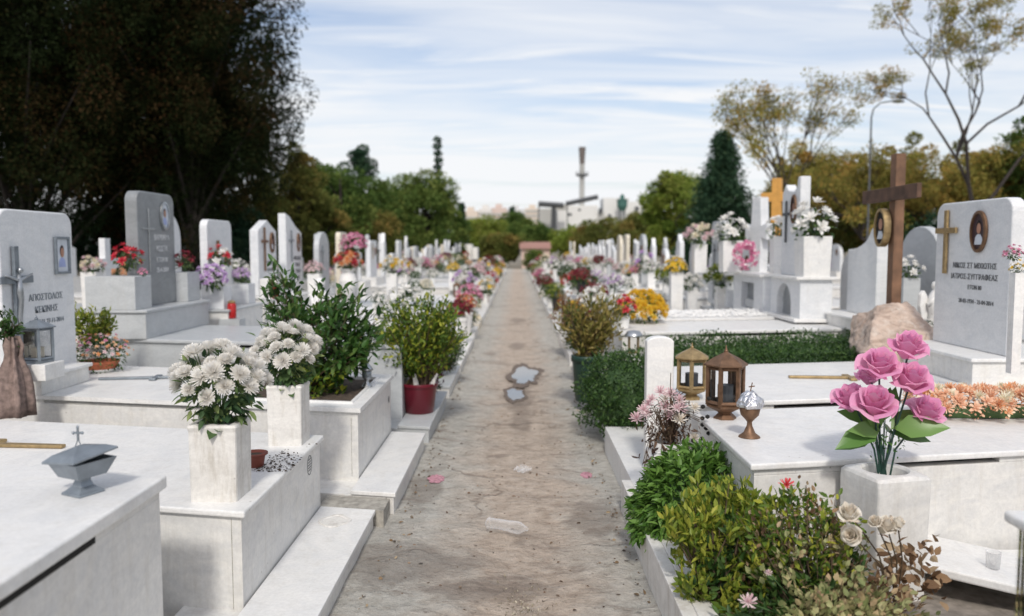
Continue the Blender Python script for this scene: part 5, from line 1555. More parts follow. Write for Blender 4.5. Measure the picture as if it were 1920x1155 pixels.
def bq_proto(col, style='dome'):
    """flowers + leaves of unit radius: returns [(partname, mesh)]"""
    key = (col, style)
    if key in BQ: return BQ[key]
    t = bpy.data.objects.new('proto', None)
    pm = COLS[col]; res = []
    n_ = {'dome': 26, 'loose': 13, 'dense': 60}[style]; hr = {'dome': .30, 'loose': .36, 'dense': .21}[style]
    zr = {'dome': .75, 'loose': 1.0, 'dense': .8}[style]
    pts = dome_points(n_, .85, .85, zr, -.2, .09); mb = MB()
    tp = DAISYL if style != 'loose' else DAISY
    if style == 'dome': tp = MUML
    for q, m_ in enumerate(pm):
        sel = [i for i in range(len(pts)) if i % len(pm) == q]
        P = np.array([pts[i] for i in sel]); D = norm(P / np.array([.85, .85, zr]) + np.array([0, 0, .35])); R = basis(D, rdir(len(sel)))
        R = np.stack([R[:, :, 0], -R[:, :, 2], R[:, :, 1]], 2)
        scatter(mb, tp[0], tp[1], P, R, hr * RS.uniform(.75, 1.25, len(sel)), q)
    o = mb.build('blossom', pm, None, fix=False); res.append(('blossom', o.data)); bpy.data.objects.remove(o)
    mb = MB(); n2 = 150; d = rdir(n2, -.1); P = d * RS.uniform(.35, .95, n2)[:, None] * np.array([.9, .9, .7]); leaves_at(mb, P, norm(d + rdir(n2) * .6), .3, LEAF)
    for i in range(10):
        p = d[i] * .6; mb.tube([(0, 0, -.85), tuple(p * .5), tuple(p)], .018, k=3, caps=False)
    o = mb.build('leaves', L_BQ, None, fix=False); res.append(('leaves', o.data)); bpy.data.objects.remove(o)
    BQ[key] = res
    return res


def put_bq(col, style, x, y, z, r, label, group=None, rz=None, name='flower_bouquet', parent=None, sz=1.0):
    t = parent or thing(name, label, 'bouquet', (x, y, z), 0, group)
    off = Vector((x, y, z)) - wloc(t)
    a_ = random.uniform(0, 6.28) if rz is None else rz
    if name == 'flower_bouquet' and y < 13.5 or parent and y < 10:
        zr = {'dome': .75, 'loose': 1.0, 'dense': .8}[style]; n_ = {'dome': 24, 'loose': 15, 'dense': 48}[style]; hr = {'dome': .29, 'loose': .36, 'dense': .235}[style]
        kd = {'dome': 'mumlow', 'loose': 'daisy', 'dense': 'daisy'}[style]
        for p in dome_points(n_, .85, .85, zr, -.2, .09):
            d = Vector((p[0], p[1], p[2] / zr + .35)); part_from('flower', head_mesh(kd, random.choice(COLS[col]), 'flower_head'), t, off + Vector(p) * r, d, hr * r * random.uniform(.8, 1.25), random.uniform(0, 6))
        nm, me = bq_proto(col, style)[1]
        o = bpy.data.objects.new(nm, me); COL.objects.link(o); adopt(o, t); o.location = off; o.rotation_euler = (0, 0, a_); o.scale = (r, r, r * sz)
        return t
    for nm, me in bq_proto(col, style):
        o = bpy.data.objects.new(nm, me); COL.objects.link(o); adopt(o, t); o.location = off; o.rotation_euler = (0, 0, a_); o.scale = (r, r, r * sz)
    return t


SHV = {}


def shared(name, key, fn, mat):
    if key not in SHV:
        mb = MB(); fn(mb); o = mb.build(name, mat, None); SHV[key] = o.data
        bpy.data.objects.remove(o)
    return SHV[key]


def put(name, me, parent, loc=(0, 0, 0), s=(1, 1, 1), rz=0.0):
    o = bpy.data.objects.new(name, me); COL.objects.link(o); adopt(o, parent); o.location = loc; o.scale = s; o.rotation_euler = (0, 0, rz)
    return o


def vase_fn(mb):
    rg = lambda q, z: [(-q, -q, z), (q, -q, z), (q, q, z), (-q, q, z)]
    mb.loft([rg(.46, 0), rg(.5, .95), rg(.5, 1), rg(.36, 1), rg(.34, .9)])


def pot_fn(mb): mb.lathe([(.36, 0), (.46, .84), (.5, .85), (.5, 1), (.44, 1), (.42, .9)], k=16)
def amph_fn(mb): mb.lathe([(.3, 0), (.3, .06), (.16, .12), (.3, .25), (.47, .5), (.5, .66), (.4, .84), (.3, .9), (.42, 1), (.3, .98)], k=18)


def set_vase(x, y, z, wd, h, mat, label, group, fn=vase_fn, nm='marble_vase', cat='vase'):
    t = thing(nm, label, cat, (x, y, z), 0, group)
    me = shared('body', (fn.__name__, mat.name), fn, mat)
    o = put('body', me, t, s=(wd, wd, h))
    return t


def potted(x, y, z, wd, h, mat, col, style, r, label, group, sz=1.0):
    t = thing('potted_flowers', label, 'potted plant', (x, y, z), 0, group)
    put('pot', shared('pot', ('pot', mat.name), pot_fn, mat), t, s=(wd, wd, h))
    put_bq(col, style, x, y, z + h + r * .45 * sz, r, None, parent=t, sz=sz)
    return t


def posy(px, py, Y, col, rpx, label, style='dome', zb=.62, vase=True, vlabel=None, mat=None, fn=vase_fn, sz=1.0, vw=.2):
    p = atY(px, py, Y); r = rpx * Y / 1500
    put_bq(col, style, p.x, Y, p.z, r, label, 'flower bouquets on the nearer graves', sz=sz)
    if vase:
        h = p.z - .45 * r * sz - zb
        if h > .05: set_vase(p.x, Y, zb, min(vw, r * 1.3), h, mat or M_W, vlabel or (label.split(' bouquet')[0] + ' bouquet holder, a pale marble vase'), 'marble vases on the nearer graves', fn)


posy(238, 488, 7.5, 'red', 27, 'red geranium bouquet on the left stone box of the grey headstone', 'loose', zb=1.36, vase=False)
posy(268, 512, 7.2, 'pink', 9, 'tiny magenta flower cluster hanging over the left stone flower box', 'loose', vase=False)
posy(345, 492, 8.55, 'wine-red', 20, 'dark wine-red bouquet behind the right side of the grey headstone', 'loose', zb=1.3, vase=False)
posy(397, 522, 9.05, 'lilac', 30, 'big lilac hydrangea bouquet in front of the rounded gilt-cross headstone', 'dense', zb=1.17, vase=False)
posy(452, 517, 10.0, 'lilac', 17, 'smaller lilac bouquet right of the rounded gilt-cross headstone', 'dense', zb=1.17, vase=False)
posy(412, 487, 9.4, 'red and white', 24, 'red and white rose bouquet against the rounded gilt-cross headstone', 'loose', zb=.92, vase=True, vlabel='white vase of the red and white roses at the gilt-cross headstone')
posy(172, 500, 9.6, 'pink and cream', 22, 'pale pink and cream bouquet in a white vase left of the little white cross', 'dome', zb=.9, vlabel='white vase beside the little marble cross on the left')
posy(590, 505, 13.2, 'pale pink', 17, 'pale pink bouquet right of the tall slanted headstone', 'dense', zb=.62)
posy(663, 460, 14.4, 'pink', 27, 'large pink carnation bouquet high above a rust-coloured one', 'dense', vlabel='tall slim vase holding the large pink carnations', vw=.14)
posy(652, 492, 14.2, 'rust-coloured', 26, 'rust-coloured bouquet below the large pink carnations', 'dome', zb=.62, fn=amph_fn, vlabel='white amphora under the rust-coloured bouquet', vw=.42)
posy(735, 502, 15.3, 'yellow and white', 22, 'yellow and white bouquet in a white planter left of centre', 'dome')
posy(850, 503, 19, 'yellow', 13, 'bright yellow bouquet far down the left side', 'dense')
posy(760, 566, 9.0, 'white', 32, 'wide white lily bouquet behind the crimson-potted shrub', 'loose')
posy(722, 588, 8.95, 'white', 22, 'white blossoms glimpsed between the two green shrubs', 'loose', vlabel='low vase of the white blossoms between the two green shrubs')
posy(712, 560, 9.5, 'white', 18, 'small white bouquet above the white blossoms between shrubs', 'loose', vlabel='vase of the small upper white bouquet between the shrubs')
posy(1525, 425, 9.2, 'white', 40, 'large white rose bouquet on the square stone of notched headstone', 'loose', zb=1.296, vw=.33, vlabel='square marble block holding the large white roses')
posy(1462, 432, 10.3, 'white', 24, 'white rose bouquet left of the notched headstone', 'loose', zb=1.296)
for i_, (ya, yb, zt_, lab) in enumerate(((10.55, 12.0, 1.24, 'low marble monument wall with square niche left of the arched one'), (12.35, 13.6, 1.2, 'marble monument wall with narrow niche farther back on the right'))):
    t = thing('monument_wall', lab, 'monument', (3.3, ya, .7)); ym = (ya + yb) / 2
    mb = MB(); mb.box(3.24, 3.6, ya, ym - .3, .7, zt_); mb.box(3.24, 3.6, ym + .3, yb, .7, zt_); mb.box(3.34, 3.6, ym - .3, ym + .3, .7, zt_); mb.box(3.24, 3.339, ym - .3, ym + .3, zt_ - .1, zt_); mb.box(3.24, 3.339, ym - .3, ym + .3, .7, .78)
    mb.build('wall', M_WH, t)
    mb = MB(); mb.box(3.332, 3.3395, ym - .29, ym + .29, .785, zt_ - .105); mb.build('niche_back', M_G, t)
    mb = MB(); mb.box(3.18, 3.64, ya - .04, yb + .04, zt_ + .001, zt_ + .035); mb.build('ledge', M_W, t, bevel=.005)
    mb = MB(); mb.box(3.27, 3.33, ym - .2, ym + .2, .79, .9); mb.build('niche_shelf', M_LG, t)
posy(1370, 437, 11.6, 'white', 32, 'white lily bouquet on tall white pillar left of the pink wreath', 'loose', zb=1.276, vw=.28, vlabel='tall white pillar vase with the white lilies')
posy(1312, 445, 12.6, 'pink and cream', 28, 'cream and pink bouquet before the spruce tree', 'dome', zb=1.236)
posy(1268, 503, 13, 'yellow', 22, 'flat yellow bouquet in a white pot, right middle distance', 'dense', zb=.55, sz=.7)
posy(1703, 510, 8.3, 'white', 24, 'white lily bouquet right of the wooden cross', 'loose', zb=.6, mat=M_LG, vlabel='grey vase right of the wooden cross')
posy(1742, 612, 6.9, 'white', 16, 'tiny white blossom spray at the wide headstone', 'dense', zb=.4, vlabel='little vase of the tiny white blossom spray at the wide headstone')
posy(1900, 478, 4.9, 'pink', 16, 'pink artificial bouquet cut by the right edge of the photo', 'loose', zb=.66, vase=False)
posy(1908, 505, 4.85, 'yellow and white', 14, 'pale yellow artificial blossoms cut by the right edge of the photo', 'loose', zb=.86, vw=.12, vlabel='vase at the right photo edge before the wide headstone')
c = atY(1203, 610, 9.2)
t = thing('potted_flowers', 'round yellow chrysanthemum plant in silver foil pot right of path', 'potted plant', (c.x, 9.2, .62))
pot(t, .13, .13, M_FOIL)
flower_dome(t, (0, 0, .27), .26, .24, .22, 170, P_YEL, .05, 'mumlow', L_SHRUB, 420, .045, zmin=-.2)
mb = MB(); mb.box(c.x - .14, c.x + .14, 9.06, 9.34, 0, .619); tag(mb.build('flower_stand', M_W, None, (c.x, 9.2, 0), bevel=.005), 'white marble block under the yellow chrysanthemum', 'plinth')
# pink ring wreath
c = atY(1398, 478, 11.2); t = thing('ring_wreath', 'round pink and white wreath leaning on the headstones right', 'wreath', tuple(c)); mb = MB()
P = []; D = []
for i in range(90):
    a_ = RS.uniform(0, 6.28); b_ = RS.uniform(0, 6.28); rr = .125 + .04 * math.cos(b_); P.append((c.x + rr * math.cos(a_), 11.2 + .045 * math.sin(b_) - .02, c.z + rr * 1.15 * math.sin(a_))); D.append((math.cos(a_) * math.cos(b_), -abs(math.sin(b_)) - .3, math.sin(a_) * math.cos(b_)))
R = basis(norm(np.array(D)), rdir(90)); R = np.stack([R[:, :, 0], -R[:, :, 2], R[:, :, 1]], 2)
scatter(mb, DAISYL[0], DAISYL[1], np.array(P), R, .045, 0); mb.build('blossoms', P_PINK, t, fix=False)
mb = MB(); k = 20; pts = [(c.x + .125 * math.cos(q), 11.21, c.z + .145 * math.sin(q)) for q in np.linspace(0, 6.283, k)]; mb.tube(pts, .03, k=6); mb.build('ring', M_WPLAS, t)
# red votive candles
for px, py, Y, lab in ((435, 597, 9.15, 'tall red votive candle below the gilt-cross headstone'), (516, 560, 10.9, 'red and white votive candle below the pointed headstone')):
    p = atY(px, py, Y); t = thing('votive_candle', lab, 'candle', tuple(p)); h = .2; mb = MB(); mb.lathe([(.045, 0), (.05, .02), (.05, h * .8), (.038, h * .9)], tuple(p), 14); mb.build('glass', M_REDGL, t, smooth=True)
    mb = MB(); mb.lathe([(.045, h * .9), (.045, h * .97), (.02, h * 1.05)], tuple(p), 14); mb.build('cap', M_BRASS, t)
    mb = MB(); mb.box(p.x - .12, p.x + .12, p.y - .1, p.y + .1, .621, p.z - .001)
    if p.z > .66: tag(mb.build('stone_block', M_LG, None, (p.x, p.y, .62)), 'pale stone block carrying ' + lab.split(' below')[0], 'plinth')
# golden conifer in the green pot, and the neighbours on the right kerb
c = atY(1100, 745, 7.9)
t = thing('potted_conifer', 'golden feathery conifer in a tall dark green pot right of path', 'potted plant', (c.x, 7.9, .1)); pot(t, .15, .46, M_GREENP)
shrub(t, (.05, 0, .78), .36, .3, .34, 120, 22, L_CONIF, .07, DIAN, base=(0, 0, .44), clump=.12, inner=.1)
shrub(t, (-.15, .1, .72), .16, .2, .26, 40, 18, L_BUSH, .04, LEAF, base=(0, 0, .44), clump=.08, name='green_foliage')
potted(.76, 9.4, .14, .24, .3, M_LG, 'white', 'loose', .2, 'white chrysanthemum pot on the right kerb behind the golden conifer', None)
potted(1.25, 9.9, .62, .2, .14, M_WPLAS, 'white', 'loose', .14, 'small white potted flowers left of the yellow chrysanthemum', None)
potted(1.12, 8.45, .77, .16, .14, M_WPLAS, 'red and white', 'loose', .15, 'red and white potted flowers between conifer and yellow chrysanthemum', None)
t = thing('potted_shrub', 'rust-orange leaved shrub in white pot on the right kerb', 'potted plant', (.74, 11.9, .14)); pot(t, .15, .25, M_WPLAS)
shrub(t, (0, 0, .55), .24, .26, .3, 60, 16, L_RUST, .05, LEAF, base=(0, 0, .25), clump=.08)
# left kerb beyond the crimson pot
t = thing('low_shrub', 'dark green shrub leaning over the left kerb behind crimson pot', 'shrub', (-.82, 9.3, .14))
shrub(t, (-.05, 0, .38), .26, .5, .32, 90, 18, L_BUSH, .04, LEAF, base=(0, 0, .05), clump=.08)
for i, (y, m_, col, lab) in enumerate(((11.2, M_W, None, 'round white marble urn on the left kerb, nearest of three'), (12.3, M_W, 'wine-red', ''), (13.6, M_W, 'rust-coloured', ''))):
    if col is None:
        t = set_vase(-.92, y, .14, .34, .45, M_W, lab, None, amph_fn, 'marble_urn', 'urn')
        t = thing('dark_plant', 'small dark green plant in the nearest white urn on left kerb', 'plant', (-.92, y, .59)); shrub(t, (0, 0, .05), .15, .15, .07, 20, 12, L_SHRUB, .04, LEAF, clump=.04)
    else:
        potted(-.9, y, .14, .3, .42, M_W, col, 'dense', .2, '%s flowers in a square white pot on the left kerb' % col, None)

# ================================================================== the rows of graves going back
SIDE = {-1: 'left', 1: 'right'}
KSIDE = random.Random(5)
ROWN = {1: 'first', 2: 'second', 3: 'third', 4: 'fourth'}
PAL = ['white', 'pink', 'pale pink', 'pink and white', 'cream', 'white', 'red', 'lilac and white', 'white', 'pink and cream', 'wine-red', 'white', 'pale pink', 'lilac and white', 'yellow and white', 'peach', 'white', 'cream', 'yellow', 'pink', 'green', 'olive-green', 'green']


def small_cross(s, a, y, z, h, mat, label, group):
    p = G(s, a, y, z); t = thing('marble_cross', label, 'cross', tuple(p), 0, group)
    mb = MB(); mb.prism(cross_poly(h * .6, h, h * .07, .66), p, Vector((0, 1, 0)), ZV, Vector((1, 0, 0)), -.04, .04); mb.build('cross_bars', mat, t)
    return t


def back_row(s, row, start, end, pitch, a0, a1, ha, flip, first_no, dens=1.0):
    R_ = random.Random(100 * row + (s + 2) * 7); y = start; no = first_no
    grp = 'graves in the %s row %s of the path' % (ROWN[row], SIDE[s])
    while y < end:
        kind = R_.choice(['rounded', 'pointed', 'slanted', 'arched', 'wave', 'spired', 'spired', 'notched', 'arched', 'cross-shaped', 'rounded'])
        st = R_.choice(['white', 'white', 'white', 'pale grey', 'dull', 'white', 'cream'])
        where = '%s grave, %s row %s of path' % (ORD[no], ROWN[row], SIDE[s])
        zl = R_.uniform(.45, .72); top = R_.choice([1.3, 1.45, 1.6, 1.7, 1.8, 1.9, 2.05]) + R_.uniform(-.05, .05)
        if kind in ('spired', 'cross-shaped'): w_ = R_.uniform(.32, .45)
        else: w_ = R_.uniform(.62, .98)
        wd = pitch * R_.uniform(.76, .86)
        f = skf(s)
        g_ = thing('grave', '%s marble grave with %s headstone, %s from front, %s row %s of path' % (st, kind, ORD[no], ROWN[row], SIDE[s]), 'grave', tuple(G(s, a0, y, 0)), 0, grp)
        mt = STONES[st]
        near = y < 24
        if row == 1:
            mb = MB(); mb.box(.74 if s < 0 else .72, a0 + .2, y - .05, y + wd + .1, -.03, .14, f=f); mb.build('step_slab', mt[1], g_, bevel=.004 if near else 0)
        mb = MB(); mb.box(a0 + .03, a1 - .03, y + .03, y + wd - .03, -.03, zl - .036, f=f); mb.build('side_walls', mt[1], g_)
        mb = MB(); mb.box(a0, a1, y, y + wd, zl - .035, zl, f=f); mb.build('lid', mt[0], g_, bevel=.006 if near else 0)
        if near and row == 1:
            mb = MB(); mb.box(a0 + 1.0, a0 + 1.9, y + .026, y + .04, zl - .065, zl - .038, f=f); mb.build('slot_shade', M_DARK, g_)  # black strip on the wall stands for the shade of a slot
        yc = y + wd / 2 + KSK * (ha - 1)
        pz = zl + R_.choice([.1, .2, .35])
        pw = min(wd * .9, w_ + .3)
        mb = MB(); x0, x1 = sorted((s * (ha - .16), s * (ha + .16))); mb.box(x0, x1, yc - pw / 2, yc + pw / 2, zl + .001, pz); mb.build('pedestal', mt[1], g_)
        ss, aa = (-s, -ha) if flip else (s, ha)
        cm = R_.choice([M_BRONZE, M_IRON, M_BRASS, M_STEELP])
        cr_ = (-.2, .5, .2, .36, .014, cm) if kind not in ('spired', 'cross-shaped') and near else None
        po = ('oval', .2, .7, .07, .1, M_BRONZE) if cr_ and R_.random() < .6 else None
        tx = None
        headstone(g_, ss, aa, yc, w_, pz + .0005, top - pz, kind, mt, thick=.1, cross=cr_, portrait=po, text=tx)
        # flowers at the headstone
        i = 0
        for dy_ in (-.42, .42):
            if R_.random() < .72 * dens:
                col = R_.choice(PAL); r = R_.uniform(.17, .31); h = R_.uniform(.2, .45)
                x = s * (ha - (.3 if not flip else -.3)) + R_.uniform(-.08, .08); yy = yc + dy_ * .9
                wh = 'near' if dy_ < 0 else 'far'
                vm = R_.choice([M_W, M_W, M_LG, M_WS])
                if near:
                    set_vase(x, yy, zl, R_.uniform(.14, .2), h, vm, 'marble vase at %s side of headstone, %s' % (wh, where), 'marble vases at headstones')
                    put_bq(col, R_.choice(['dome', 'loose', 'dense']), x, yy, zl + h + r * .4, r, '%s bouquet at %s side of headstone, %s' % (col, wh, where), 'bouquets at headstones')
                else:
                    potted(x, yy, zl, .17, h, vm, col, R_.choice(['dome', 'dense']), r, '%s %s at %s side of headstone, %s' % (col, 'plant' if 'green' in col else 'flowers', wh, where), 'flower vases at far headstones')
        if row == 1:
            # things standing on the path end
            for q, (dy_, pr) in enumerate(((.18, .85), (.68, .8))):
                if R_.random() < pr:
                    col = R_.choice(PAL); r = R_.uniform(.17, .30); ax = R_.uniform(.82, 1.0) if R_.random() < .55 else R_.uniform(1.12, 1.35)
                    zz = .14 if ax < 1.02 else zl
                    h = R_.uniform(.15, .42) if zz < .2 else R_.uniform(.12, .34)
                    p = G(s, ax, y + dy_ * wd, zz)
                    pm_ = R_.choice([M_W, M_W, M_WPLAS, M_TERRA, M_LG, M_BLACKP, M_W])
                    potted(p.x, p.y, zz, R_.uniform(.16, .24), h, pm_, col, R_.choice(['dome', 'loose', 'dense', 'dense']), r,
                           '%s potted %s, %s path corner, %s' % (col, 'plant' if 'green' in col else 'flowers', 'near' if q == 0 else 'far', where), 'flower pots along the path')
            if R_.random() < .45 and y < 34:
                p = G(s, R_.uniform(1.3, 1.7), y + wd * R_.uniform(.3, .6), zl)
                mt_ = R_.choice([M_BRONZE, M_BRASS, M_STEELP, M_BRONZE])
                hex_lantern('grave_lantern', '%s lantern on the lid of %s' % ({'aged_bronze': 'bronze', 'dull_brass': 'brass'}.get(mt_.name, 'grey metal'), where), p.x, p.y, zl, .09, R_.uniform(.28, .36), mt_, M_CANDLE, 'lanterns on farther graves', k=4, rz=.7, footed=False, glassed=False)
            if R_.random() < .5:
                p = G(s, R_.uniform(1.8, 2.6), y + wd * .5, zl); col = R_.choice(PAL); r = R_.uniform(.14, .22)
                potted(p.x, p.y, zl, .2, .16, M_WPLAS, col, 'dense', r, '%s potted %s mid-lid on %s' % (col, 'plant' if 'green' in col else 'flowers', where), 'flower pots on lids')
        y += pitch; no += 1


back_row(-1, 1, 13.75, 52, 1.72, 1.0, 4.0, 3.6, False, 8)
back_row(1, 1, 11.0, 52, 1.7, 1.05, 3.9, 3.45, False, 7)
back_row(-1, 2, 8.6, 50, 2.0, 4.2, 6.6, 4.5, True, 1, .6)
back_row(1, 2, 9.2, 50, 2.0, 4.3, 6.7, 4.6, True, 1, .7)
back_row(-1, 3, 12.5, 50, 2.3, 7.4, 10.2, 9.9, False, 1, .6)
back_row(1, 3, 13.5, 50, 2.3, 7.5, 10.3, 10.0, False, 1, .7)
back_row(1, 4, 19, 50, 2.6, 10.8, 13.2, 11.1, True, 1, .6)
small_cross(-1, 5.5, 9.8, .75, 1.0, M_WH, 'small white marble cross left of the tall grey headstone', None)
mb = MB(); mb.box(-5.75, -5.2, 10.3, 11.0, 0, .749); tag(mb.build('cross_base', M_WS, None, (-5.5, 10.6, 0)), 'white stone base under the small marble cross on the left', 'plinth')
# grey round-topped stone behind the wide right headstone
t = thing('headstone', 'grey round-topped headstone seen behind the wide right one', 'headstone', (4.3, 8.5, 0))
mb = MB(); mb.prism(outline('arched', .84, 1.85), Vector((4.3, 8.62, 0)), Vector((0, -1, 0)), ZV, Vector((-1, 0, 0)), -.1, 0); mb.build('stone', M_LG, t, bevel=.01)
# golden cross and grey cross-stone left of the notched headstone
p = atY(1455, 440, 12.4); t = thing('gilt_cross', 'gilded cross rising behind the notched headstone', 'cross', (p.x, 12.4, .9))
mb = MB(); mb.prism(cross_poly(.46, p.z + .86 - .9, .07, .84), Vector((p.x, 12.4, .9)), Vector((.85, -.52, 0)), ZV, Vector((-.52, -.85, 0)), -.06, .06); mb.build('cross_bars', plain('gilded_wood', (.55, .28, .06), .5), t, bevel=.01)
mb = MB(); mb.box(p.x - .3, p.x + .3, 12.1, 12.7, 0, .899); tag(mb.build('cross_base', M_WS, None, (p.x, 12.4, 0)), 'white stone base under the gilded cross', 'plinth')
p = atY(1424, 460, 11.7); t = thing('marble_cross', 'pale grey marble cross left of the notched headstone', 'cross', (p.x, 11.7, .7))
mb = MB(); mb.prism(cross_poly(.5, 1.65, .09, .7, 1.3), Vector((p.x, 11.7, .7)), Vector((.35, -.94, 0)), ZV, Vector((-.94, -.35, 0)), -.07, .07); mb.build('cross_bars', M_WH, t, bevel=.006)
mb = MB(); mb.box(p.x - .25, p.x + .25, 11.45, 11.95, 0, .699); tag(mb.build('cross_base', M_WS, None, (p.x, 11.7, 0)), 'white stone base under the pale grey cross', 'plinth')

# ================================================================== trees
T_DARK = leafmat('dark_hanging_foliage', (0.004, 0.010, 0.003), (0.014, 0.020, 0.006), (0.060, 0.030, 0.014), rough=.8, trans=.1, tint=True)
T_PINE = leafmat('pine_foliage', (0.04, 0.085, 0.022), (0.12, 0.18, 0.045), (0.24, 0.27, 0.07), rough=.7, trans=.15, tint=True)
T_LIGHT = leafmat('light_foliage', (0.10, 0.17, 0.03), (0.22, 0.28, 0.05), (0.36, 0.32, 0.10), rough=.7, trans=.2, tint=True)
T_BROWN = leafmat('brownish_foliage', (0.065, 0.10, 0.025), (0.18, 0.185, 0.05), (0.34, 0.21, 0.07), rough=.7, trans=.2, tint=True)
T_SPRUCE = leafmat('spruce_foliage', (0.018, 0.05, 0.03), (0.045, 0.09, 0.05), (0.08, 0.13, 0.065), rough=.7, trans=.1, tint=True)
T_AUT = leafmat('autumn_foliage', (0.14, 0.18, 0.04), (0.34, 0.28, 0.075), (0.52, 0.29, 0.08), rough=.7, trans=.25, tint=True)


def leaf_clumps(mb, C, rad3, per, size, tint, droop=0.0, T=DIA):
    n_ = len(C); per_ = per
    P = np.repeat(C, per_, 0); r3 = np.repeat(np.asarray(rad3).reshape(-1, 3) if np.ndim(rad3) > 1 else np.tile(rad3, (n_, 1)), per_, 0)
    d = rdir(len(P)); q = RS.uniform(.25, 1, len(P)) ** .5
    P = P + d * q[:, None] * r3
    dd = norm(d + RS.normal(size=d.shape) * .5 + np.array([0, 0, -droop]))
    tt = np.repeat(tint, per_)
    leaves_at(mb, P, dd, size, T, tint=tt, jitter=.4)


def clump_crown(c, rx, ry, rz, n_, shell=.6, prof=None):
    d = rdir(n_); q = RS.uniform(shell, 1, n_) ** .8
    C = d * q[:, None] * np.array([rx, ry, rz])
    if prof: C[:, :2] *= np.array([prof(z) for z in C[:, 2] / rz])[:, None]
    return C + np.array(c)


def tree(name, label, x, y, H_, rx, z0, mat, n_cl=90, per=260, leaf=.16, cl=.55, prof=None, droop=0.0, group='trees around the graves', trunk_r=.18, lean=0.0, shell=.5, tintf=None):
    t = thing(name, label, 'tree', (x, y, 0), 0, group)
    zc = (z0 + H_) / 2; rz = (H_ - z0) / 2
    mb = MB(); top = Vector((x + lean, y, H_ - rz * .4))
    mb.tube([(x, y, -.05), (x + lean * .2, y, zc * .4), (x + lean * .6, y + .1, zc), tuple(top)], [trunk_r, trunk_r * .8, trunk_r * .55, trunk_r * .2], k=8)
    C = clump_crown((x + lean * .6, y, zc), rx, rx * .9, rz, n_cl, shell, prof)
    for i in range(0, n_cl, 5):
        p = Vector(C[i]); a_ = Vector((x + lean * .4, y, max(z0 * .8, p.z - rz * .5)))
        mb.tube([a_, a_.lerp(p, .5) + Vector((0, 0, .15)), p], [trunk_r * .35, trunk_r * .2, trunk_r * .07], k=5, caps=False)
    mb.build('trunk', M_BARKD if mat is T_DARK else M_BARK, t, fix=False)
    mb = MB(); tint = RS.uniform(0, 1, n_cl) if tintf is None else tintf(C)
    s3 = RS.uniform(.7, 1.3, (n_cl, 1)) * np.array([[cl, cl, cl * (.75 if droop == 0 else 1.15)]])
    leaf_clumps(mb, C, s3, per, leaf, tint, droop)
    mb.build('crown', mat, t, fix=False)
    return t


def prof_dark(z): return .72 + .3 * math.sin((z + .9) * 1.6)


def X_at(px, Y): return (px - 970) / 1500 * Y
def Z_at(py, Y): return EYE + (465 - py) / 1500 * Y


